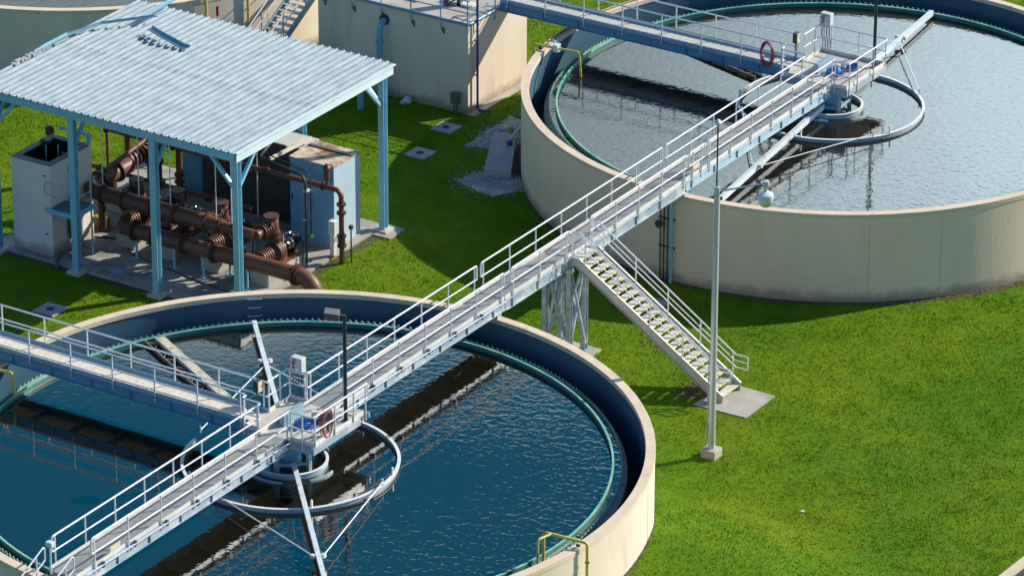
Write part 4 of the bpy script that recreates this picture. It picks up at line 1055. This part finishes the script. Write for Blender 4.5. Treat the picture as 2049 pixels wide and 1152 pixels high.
MB().bar((X0 + .5, Y1 - .1, Z1 + .45), (X1 + .1, Y1 - .1, Z1 + .45), .12, .10).build('lifting_frame', 'bluep', T)
MB().bar((X1 - .05, Y1 - .1, Z1), (X1 - .05, Y1 - .1, Z1 + .4), .12, .12).build('lifting_frame', 'bluep', T)
MB().cyl((X0 + .75, Y0 + 1.2, 2.6), (X0 + .75, Y0 + 1.2, Z1 + .2), .025, 8).build('gauge_rod', 'bluep', T)
MB().cyl((X0 + 1.1, Y0 + 1.5, 2.6), (X0 + 1.1, Y0 + 1.5, Z1 + .2), .025, 8).build('gauge_rod', 'bluep', T)
for z in (.95, 3.35): MB().box(X1 - .35, X1 - .2, Y0 - .012, Y0, z, z + .05).build('lifting_eye', 'conduit', T)
MB().box(X0 + .1, X0 + .5, Y0 + 1.7, Y0 + 1.95, Z1 + .03, Z1 + .14).build('bracket', 'conduit', T)
T = thing('access_platform', 'small blue steel platform on thin legs at the side of the tan concrete box', 'platform', (-20.1, 14.1, .1))
MB().box(-20.56, -19.45, 13.5, 14.75, 2.10, 2.14).build('deck', 'tealrim', T)
MB().box(-20.75, -19.4, 13.42, 13.48, 1.98, 2.16).build('edge_beam', 'bluep', T); MB().box(-19.44, -19.38, 13.49, 14.75, 1.98, 2.16).build('edge_beam', 'bluep', T)
for x, y in ((-19.5, 13.55), (-19.5, 14.65)): MB().cyl((x, y, .1), (x, y, 3.2), .035, 8).build('post', 'bluep', T)
MB().tube(path([(-20.75, 13.45, 2.7), (-20.75, 13.45, 3.2), (-19.5, 13.5, 3.2), (-19.5, 14.7, 3.2)], .08), .028).build('top_rail', 'bluep', T)
MB().tube([(-20.75, 13.45, 2.7), (-19.5, 13.5, 2.7), (-19.5, 14.7, 2.7)], .025).build('mid_rail', 'bluep', T)
m = MB(); rnd = random.Random(4)
for k in range(14):
    pts = []; r = rnd.uniform(.15, .3); st = rnd.uniform(1.4, 2.3)
    for i in range(20):
        t = 2 * PI * i / 20; pts.append((X1 + .06 + rnd.uniform(0, .012) + k * .008, 14.7 + r * .8 * math.cos(t), 1.05 + r * st * math.sin(t)))
    m.tube(pts, .018, 6, closed=True)
m.tube(path([(X1 + .05, 14.7, 1.6), (X1 + .05, 14.7, 3.2), (X1 - .1, 14.75, 3.9), (X1 - .4, 14.8, 3.9)], .1), .018, 6)
solo('hose_coil', m, 'ghose', 'green hose coiled on the shaded side of the tan concrete box', 'hose', (X1 + .1, 14.7, .1))
solo('blue_hose', MB().tube(path([(-20.3, 14.4, .14), (-20.5, 13.9, .14), (-20.2, 13.3, .12), (-19.9, 12.95, .05)], .1), .06, 8), 'tealrim', 'blue grey flat hose trailing off the pad in front of the tan concrete box', 'hose', (-20.3, 13.6, .1))

# ---- headers
def flange(m, x, y, z, ax, r, w_=.07):
    if not isinstance(m, MB):
        k = MB(); flange(k, x, y, z, ax, r, w_); k.build('flange', 'rustd', m); return
    d = {'x': (w_, 0, 0), 'y': (0, w_, 0), 'z': (0, 0, w_)}[ax]; p = Vector((x, y, z)); m.cyl(p - Vector(d) / 2, p + Vector(d) / 2, r, 20)
LZ, LY, UZ, UY = 1.25, 15.25, 2.2, 15.6
T = thing('header_pipe', 'large lower brown header pipe with an elbow diving into the grass by the tank', 'pipe', (-14.5, LY, .1), 'large brown header pipes')
MB().tube(path([(-18.0, LY, LZ), (-9.6, LY, LZ), (-9.6, LY, -.4)], .75, 8), .31, 22).build('pipe', 'rust', T)
MB().tube([(-18.0, LY, LZ), (-18.25, LY, LZ), (-18.5, LY, LZ - .02)], [.31, .25, .12], 20).build('end_cap', 'rust', T)
for x in (-17.9, -17.0, -15.6, -14.2, -13.0, -10.5): flange(T, x, LY, LZ, 'x', .41, .1); flange(T, x + .13, LY, LZ, 'x', .37, .06)
flange(T, -9.6, LY, .42, 'z', .40, .08)
for x, y in ((-17.87, 15.25), (-16.1, 15.25), (-14.75, 15.25), (-14.0, 15.9), (-12.41, 15.9), (-12.7, 15.2)):
    MB().cyl((x, y, .1), (x, y, LZ - .3), .05, 10).box(x - .14, x + .14, y - .14, y + .14, .1, .13).build('support_leg', 'bluep', T)
T = thing('header_pipe', 'large upper brown header pipe running behind the front shelter columns', 'pipe', (-17, UY, .1), 'large brown header pipes')
MB().tube(path([(-20.5, 18.4, UZ), (-20.5, UY, UZ), (-14.9, UY, UZ), (-14.5, UY, UZ)], .6, 8)[:-1] + [Vector((-14.7, UY, UZ))], .31, 22).build('pipe', 'rust', T)
MB().tube([(-14.7, UY, UZ), (-14.2, UY, UZ), (-13.6, UY, UZ), (-12.6, UY, UZ)], [.31, .23, .20, .20], 20).build('reducer', 'rust', T)
for x in (-19.6, -18.6, -17.3, -16.2, -14.75, -14.15, -13.5): flange(T, x, UY, UZ, 'x', .40 if x < -14.5 else .30, .09)
for y in (16.5, 17.6): flange(T, -20.5, y, UZ, 'y', .42, .1)
MB().cyl((-20.5, 16.6, .1), (-20.5, 16.6, UZ), .16, 12).build('support_leg', 'rustd', T)

# ---- pumps
def pump(x, first=False):
    T = thing('pump', '', 'pump', (x, 16.9, .1), 'brown pumps with bellows and bright motor caps')
    MB().box(x - .42, x + .42, 15.75, 18.15, .1, .62).build('plinth', 'conc', T, .02)
    MB().box(x - .34, x + .34, 15.85, 18.05, .621, .72).build('base_frame', 'rust', T)
    z = 1.12
    m = MB().cyl((x, 16.65, z), (x, 17.0, z), .40, 26); m.cyl((x, 16.5, z), (x, 16.65, z), .25, 22, .36); m.cyl((x, 16.82, z + .1), (x, 16.82, z + .5), .19, 16); m.build('volute', 'rustd', T)
    m = MB(); m.cyl((x, 15.5, z + .05), (x, 16.5, z), .17, 18)
    for k in range(5): flange(m, x, 15.85 + k * .13, z + .03, 'y', .29, .05)
    m.build('bellows', 'rust', T)
    m = MB().cyl((x, 17.0, z), (x, 17.35, z), .18, 18); m.cyl((x, 17.35, z), (x, 17.75, z), .22, 20)
    m.box(x - .2, x + .2, 17.05, 17.3, .72, z); m.build('bearing_frame', 'rust', T)
    m = MB().cyl((x, 17.75, z), (x, 18.15, z), .235, 24)
    for k in range(6): flange(m, x, 17.79 + k * .06, z, 'y', .25, .02)
    m.box(x - .15, x + .15, 17.8, 18.1, .72, z - .15); m.box(x + .1, x + .32, 17.85, 18.05, z + .05, z + .22); m.build('motor', 'black', T)
    MB().cyl((x, 17.38, z), (x, 17.50, z), .245, 20).build('coupling_guard', 'chrome', T)
    MB().cyl((x, 17.60, z + .01), (x, 17.72, z + .01), .25, 24).build('motor_band', 'chrome', T)
    MB().tube(path([(x + .1, 17.2, z + .15), (x + .1, 17.2, z + .62), (x + .3, 17.3, z + .62)], .08, 4), .022, 6).build('gauge_pipe', 'galv', T)
    MB().cyl((x + .3, 17.27, z + .62), (x + .3, 17.34, z + .62), .07, 12).build('gauge', 'chrome', T)
    MB().tube(path([(x + .25, 17.9, z + .1), (x + .55, 17.9, z + .2), (x + .6, 17.7, .2), (x + .6, 16.6, .14)], .15, 4), .03, 6).build('power_cable', 'black', T)
    MB().box(x - .40, x - .28, 16.55, 17.1, .72, 1.0).build('bracket', 'rustd', T)
    MB().ring((x, 18.0, z + .2), [(0.001, .1), (.06, .08), (.09, 0), (0.001, 0)], 12).build('eye_cap', 'chrome', T)
    # riser, elbow, valve and branch to the upper header
    MB().tube(path([(x, 16.82, z + .4), (x, 16.82, UZ), (x, UY, UZ)], .3, 6), .18, 18).build('riser', 'rust', T)
    flange(T, x, 16.82, z + .55, 'z', .27, .09); flange(T, x, 16.82, z + .75, 'z', .25, .07)
    m = MB().cyl((x, 15.8, UZ), (x, 16.5, UZ), .2, 16)
    for k in range(4): flange(m, x, 15.95 + k * .14, UZ, 'y', .29, .05)
    m.build('ribbed_coupling', 'rustd', T)
    MB().tube([(x, 16.6, UZ - .25), (x, 16.6, UZ - .1), (x, 16.6, UZ + .3), (x, 16.6, UZ + .38)], [.2, .29, .27, .22], 18).build('check_valve', 'rust', T)
    MB().cyl((x, 16.6, UZ + .38), (x, 16.6, UZ + .46), .30, 18).build('valve_cover', 'rustd', T)
    MB().cyl((x, 16.3, UZ + .15), (x + .3, 16.25, UZ + .3), .06, 8).build('valve_lever', 'rustd', T)
    return T
labels = ['brown pump farthest left in the row, near the yellow block', 'second brown pump from the left, behind the third shelter column', 'third brown pump from the left, just behind the shelter corner column', 'brown pump at the right end of the row, nearest the blue cabinet']
p0 = pump(-12.55)
p0['label'] = labels[3]
for k, x in enumerate((-18.8, -16.9, -14.85)):
    c = copy_tree(p0); c.location.x = x; c['label'] = labels[k]

# ---- overhead small pipe runs
OZ, OY = 3.0, 19.24
T = thing('brown_service_pipe', 'thin brown pipe hanging under the roof, turning down beside the light blue cabinet', 'pipe', (-16.5, OY, .1))
MB().tube(path([(-22.2, OY, OZ), (-11.2, OY, OZ), (-11.2, OY, 0)], .28, 6), .10, 14).build('pipe', 'rust', T)
for x in (-22.2, -20.4, -19.0, -15.4, -14.6, -12.0): flange(T, x, OY, OZ, 'x', .17, .08)
for z in (2.45, 2.1, 1.15, .75): flange(T, -11.2, OY, z, 'z', .18, .09)
MB().cyl((-11.2, OY, .75), (-11.2, OY, 1.15), .14, 12).build('valve_body', 'rustd', T)
MB().tube([(-11.85, OY, OZ), (-11.85, OY, 3.25), (-11.85, OY, 3.4), (-11.85, OY, 3.75), (-11.85, OY, 3.8), (-11.85, OY, 3.95)], [.05, .06, .12, .12, .15, .05], 14).build('air_valve', 'rust', T)
MB().tube(path([(-11.85, OY, 3.9), (-11.6, OY, 3.98), (-11.5, OY, 3.85)], .05, 4), .015, 6).build('vent_tube', 'conduit', T)
MB().tube([(-20.3, OY, OZ), (-20.3, 16.6, OZ - .35)], .10, 12).build('branch', 'rust', T)
MB().tube([(-21.2, OY, OZ), (-21.2, OY, 2.1)], .13, 12).build('branch', 'rust', T)
MB().tube([(-18.75, OY, OZ), (-18.75, OY, .1)], .13, 12).build('branch', 'rust', T)
flange(T, -18.75, OY, 1.9, 'z', .2, .09); flange(T, -18.75, OY, 1.6, 'z', .2, .09); flange(T, -18.75, OY, .6, 'z', .22, .3)
T = thing('brown_drain_pipe', 'thin brown pipe running low behind the pump valves', 'pipe', (-18, 17.9, .1))
MB().tube([(-22.0, 17.9, 2.0), (-14.4, 17.9, 2.0)], .085, 12).build('pipe', 'rust', T)
for x in (-21.6, -19.0, -18.6, -16.3): flange(T, x, 17.9, 2.0, 'x', .14, .08)
T = thing('cross_pipe_group', 'tangle of ribbed brown couplings and valves at the back left of the pump row', 'pipe', (-20.4, 20, .1))
m = MB().tube([(-21.2, 18.6, 1.9), (-21.2, 21.0, 1.9)], .2, 16)
for k in range(6): flange(m, -21.2, 19.2 + k * .24, 1.9, 'y', .33, .09)
m.build('ribbed_coupling', 'rust', T)
m = MB().cyl((-21.2, 20.9, .1), (-21.2, 20.9, 2.1), .3, 16); flange(m, -21.2, 20.9, 1.3, 'z', .38, .12); m.build('valve_body', 'rustd', T)
m = MB().tube([(-21.9, 18.7, 1.2), (-21.9, 21.0, 1.2)], .22, 14); m.cyl((-21.6, 18.6, .1), (-21.6, 18.6, 1.4), .25, 14); m.build('lower_pipe', 'rustd', T)
MB().box(-21.9, -20.9, 18.3, 21.2, .1, .5).build('plinth', 'conc', T)
MB().cyl((-22.4, 19.5, .1), (-22.4, 19.5, 3.2), .06, 8).build('stand_pipe', 'rust', T)
m = MB(); m.ring((-22.9, 16.6, 0), [(0.001, 3.9), (.16, 3.85), (.18, 3.6), (.1, 3.5), (.08, 0), (0.001, 0)], 14)
solo('vent_pipe', m, 'rustd', 'brown vent head standing behind the tan concrete box', 'vent pipe', (-22.9, 16.6, 0))

def rod(x, y, z0, z1, k):
    return solo('hanger_rod', MB().cyl((x, y, z0), (x, y, z1), .022, 6), 'galv', 'thin pale hanger rod from the roof, rod %s' % k, 'hanger rod', (x, y, z0), 'thin hanger rods under the shelter roof')
names = ['just right of the second column head', 'over the left end of the upper header', 'left of the third column', 'between the third column and the corner brace', 'beside the corner knee brace', 'close to the corner column', 'in front of the dark cabinet', 'in front of the cabinet edge']
for k, (x, y, z0) in enumerate(((-19.65, 15.6, 2.45), (-17.95, 15.6, 2.45), (-16.47, 15.6, 2.5), (-14.35, 15.6, 2.5), (-13.64, 15.6, 2.4), (-18.6, 19.24, 3.1), (-16.6, 19.24, 3.1), (-15.07, 19.24, 1.0))):
    o = rod(x, y, z0, 6.42, k); o['label'] = 'thin pale hanger rod ' + names[k]

# ---- cabinets and electrics
T = thing('cabinet', 'tall light blue two door cabinet with a rusted top at the right of the shelter', 'cabinet', (-13.1, 20.9, .1), 'electrical cabinets')
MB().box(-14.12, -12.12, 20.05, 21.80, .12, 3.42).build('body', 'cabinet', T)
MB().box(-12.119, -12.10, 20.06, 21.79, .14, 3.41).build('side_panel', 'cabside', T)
MB().box(-14.14, -12.08, 20.02, 21.82, 3.421, 3.47).build('top', 'cabtop', T)
MB().box(-14.1, -12.1, 21.25, 21.42, 3.472, 3.52).build('seam', 'lampbox', T)
for a_, b2 in ((-14.09, -13.2), (-13.18, -12.15)):
    d = MB().box(a_, b2, 20.03, 20.049, .42, 3.2).build('door', 'cabinet', T)
    MB().box(a_ + .06, a_ + .1, 19.99, 20.028, 1.7, 1.95).build('handle', 'conduit', d)
MB().box(-13.205, -13.175, 20.032, 20.05, .42, 3.2).build('seam', 'conduit', T)
T = thing('cabinet', 'wide dark grey cabinet standing in shade left of the light blue cabinet', 'cabinet', (-16.5, 21.5, .1), 'electrical cabinets')
MB().box(-18.9, -14.2, 20.95, 22.1, .14, 3.35).build('body', 'dcab', T)
MB().box(-18.92, -14.19, 20.93, 22.12, 3.351, 3.40).build('top', 'steel', T)
for k in range(4): 
    d = MB().box(-18.86 + k * 1.17, -17.74 + k * 1.17, 20.93, 20.949, .3, 3.25).build('door', 'dcab', T); MB().box(-18.8 + k * 1.17, -18.76 + k * 1.17, 20.9, 20.93, 1.6, 1.85).build('handle', 'conduit', d)
T = thing('cabinet', 'narrow light blue cabinet at the left end of the dark grey one', 'cabinet', (-19.7, 21.7, .1), 'electrical cabinets')
MB().box(-20.35, -19.1, 21.25, 22.2, .14, 2.75).build('body', 'bpipe', T); MB().box(-20.3, -19.15, 21.23, 21.249, .3, 2.6).build('door', 'bpipe', T)
structure('concrete_plinth', MB().box(-20.5, -12.0, 19.92, 22.25, .10, .139), 'conc')
T = thing('cable_tray', 'pale cable tray bars projecting off the cabinet tops', 'cable tray', (-14.6, 20, 3.4))
MB().bar((-14.35, 19.1, 3.62), (-14.2, 21.6, 3.62), .10, .12).build('tray', 'plank', T); MB().bar((-14.65, 20.6, 3.5), (-14.5, 21.7, 3.5), .08, .1).build('tray', 'kick', T)
T = thing('conduit_stand', 'pair of dark conduits rising from the pad edge and bending to the cabinets', 'conduits', (-12.1, 18.2, .1))
MB().tube(path([(-12.1, 18.2, .1), (-12.1, 18.2, 3.75), (-14.6, 18.8, 3.75), (-15.3, 20.6, 3.6)], .35, 8), .05, 10).build('conduit', 'conduit', T)
MB().tube(path([(-12.0, 18.4, 1.35), (-12.0, 18.4, 3.85), (-14.5, 19.0, 3.85)], .3, 8), .028, 8).build('conduit', 'conduit', T)
for z in (3.1, 1.95): MB().box(-12.2, -11.95, 18.15, 18.45, z, z + .06).build('clamp', 'chrome', T)
MB().cyl((-12.0, 18.4, 1.22), (-12.0, 18.4, 1.38), .09, 12).build('junction', 'chrome', T)
T = thing('pedestal', 'bright square steel pedestal beside the brown downpipe', 'pedestal', (-11.75, 19.52, .1))
MB().box(-11.86, -11.68, 19.4, 19.58, .1, 1.0).build('post', 'galv', T); MB().box(-11.9, -11.62, 19.36, 19.62, 1.0, 1.55).build('enclosure', 'galv', T, .01); MB().box(-11.62, -11.5, 19.4, 19.55, .75, .95).build('bracket', 'chrome', T); MB().box(-11.72, -11.6, 19.3, 19.4, .1, .2).build('marker', 'yblk', T)
T = thing('pedestal', 'white topped grey pedestal on a yellow foot at the back left of the pad', 'pedestal', (-20.6, 22.9, 0))
MB().box(-20.75, -20.45, 22.85, 23.1, .1, .3).build('foot', 'yblk', T); MB().cyl((-20.6, 23.0, .3), (-20.6, 23.0, 1.5), .1, 10).build('post', 'galv', T); MB().cyl((-20.6, 23.0, 1.5), (-20.6, 23.0, 1.65), .12, 10).build('cap', 'white', T)
solo('marker_post', MB().cyl((-10.95, 19.5, 0), (-10.95, 19.5, 1.5), .03, 8).box(-11.02, -10.88, 19.44, 19.56, 1.4, 1.55), 'conduit', 'thin dark tap post right of the brown downpipe', 'post', (-10.95, 19.5, 0))
solo('yellow_block', MB().box(-21.1, -20.55, 16.75, 17.15, .1, .5), 'yblk', 'yellow block on the pad right of the tan concrete box', 'block', (-20.9, 16.9, .1), bevel=.02)
solo('teal_bin', MB().cyl((-19.7, 20.6, .1), (-19.7, 20.6, .6), .18, 12, .24), 'tealrim', 'small teal bin standing on the bare pad behind the pumps', 'bin', (-19.7, 20.6, .1))
T = thing('floor_hatch', 'pale blue square hatch in the pad in front of the lower header pipe', 'hatch', (-17.8, 13.97, .1))
MB().box(-18.1, -17.5, 13.75, 14.2, .101, .125).build('frame', 'bpipe', T); MB().cyl((-17.8, 13.97, .125), (-17.8, 13.97, .135), .15, 14).build('lid', 'concg', T)
m = MB().tube(path([(-20.4, 15.9, .13), (-19.4, 16.3, .13), (-18.2, 15.4, .13), (-14.2, 14.7, .13), (-12.8, 14.6, .13)], .2, 5), .03, 6)
for x, y in ((-20.0, 16.05), (-14.9, 14.83), (-12.8, 14.6)): m.box(x - .08, x + .08, y - .05, y + .05, .11, .2)
solo('drain_line', m, 'conduit', 'thin dark drain line lying across the pad below the headers', 'pipe', (-17, 15.3, .1))
for k, (x, y) in enumerate(((-11.9, 14.1), (-15.0, 13.5), (-12.3, 13.7))):
    solo('pad_fitting', MB().ring((x, y, .1), [(0.001, .12), (.05, .1), (.07, 0), (0.001, 0)], 10), 'galv', ['small bright cap on the pad by the corner column foot', 'small bright cap on the pad beside the third column foot', 'small bright cap under the right end of the header'][k], 'fitting', (x, y, .1))
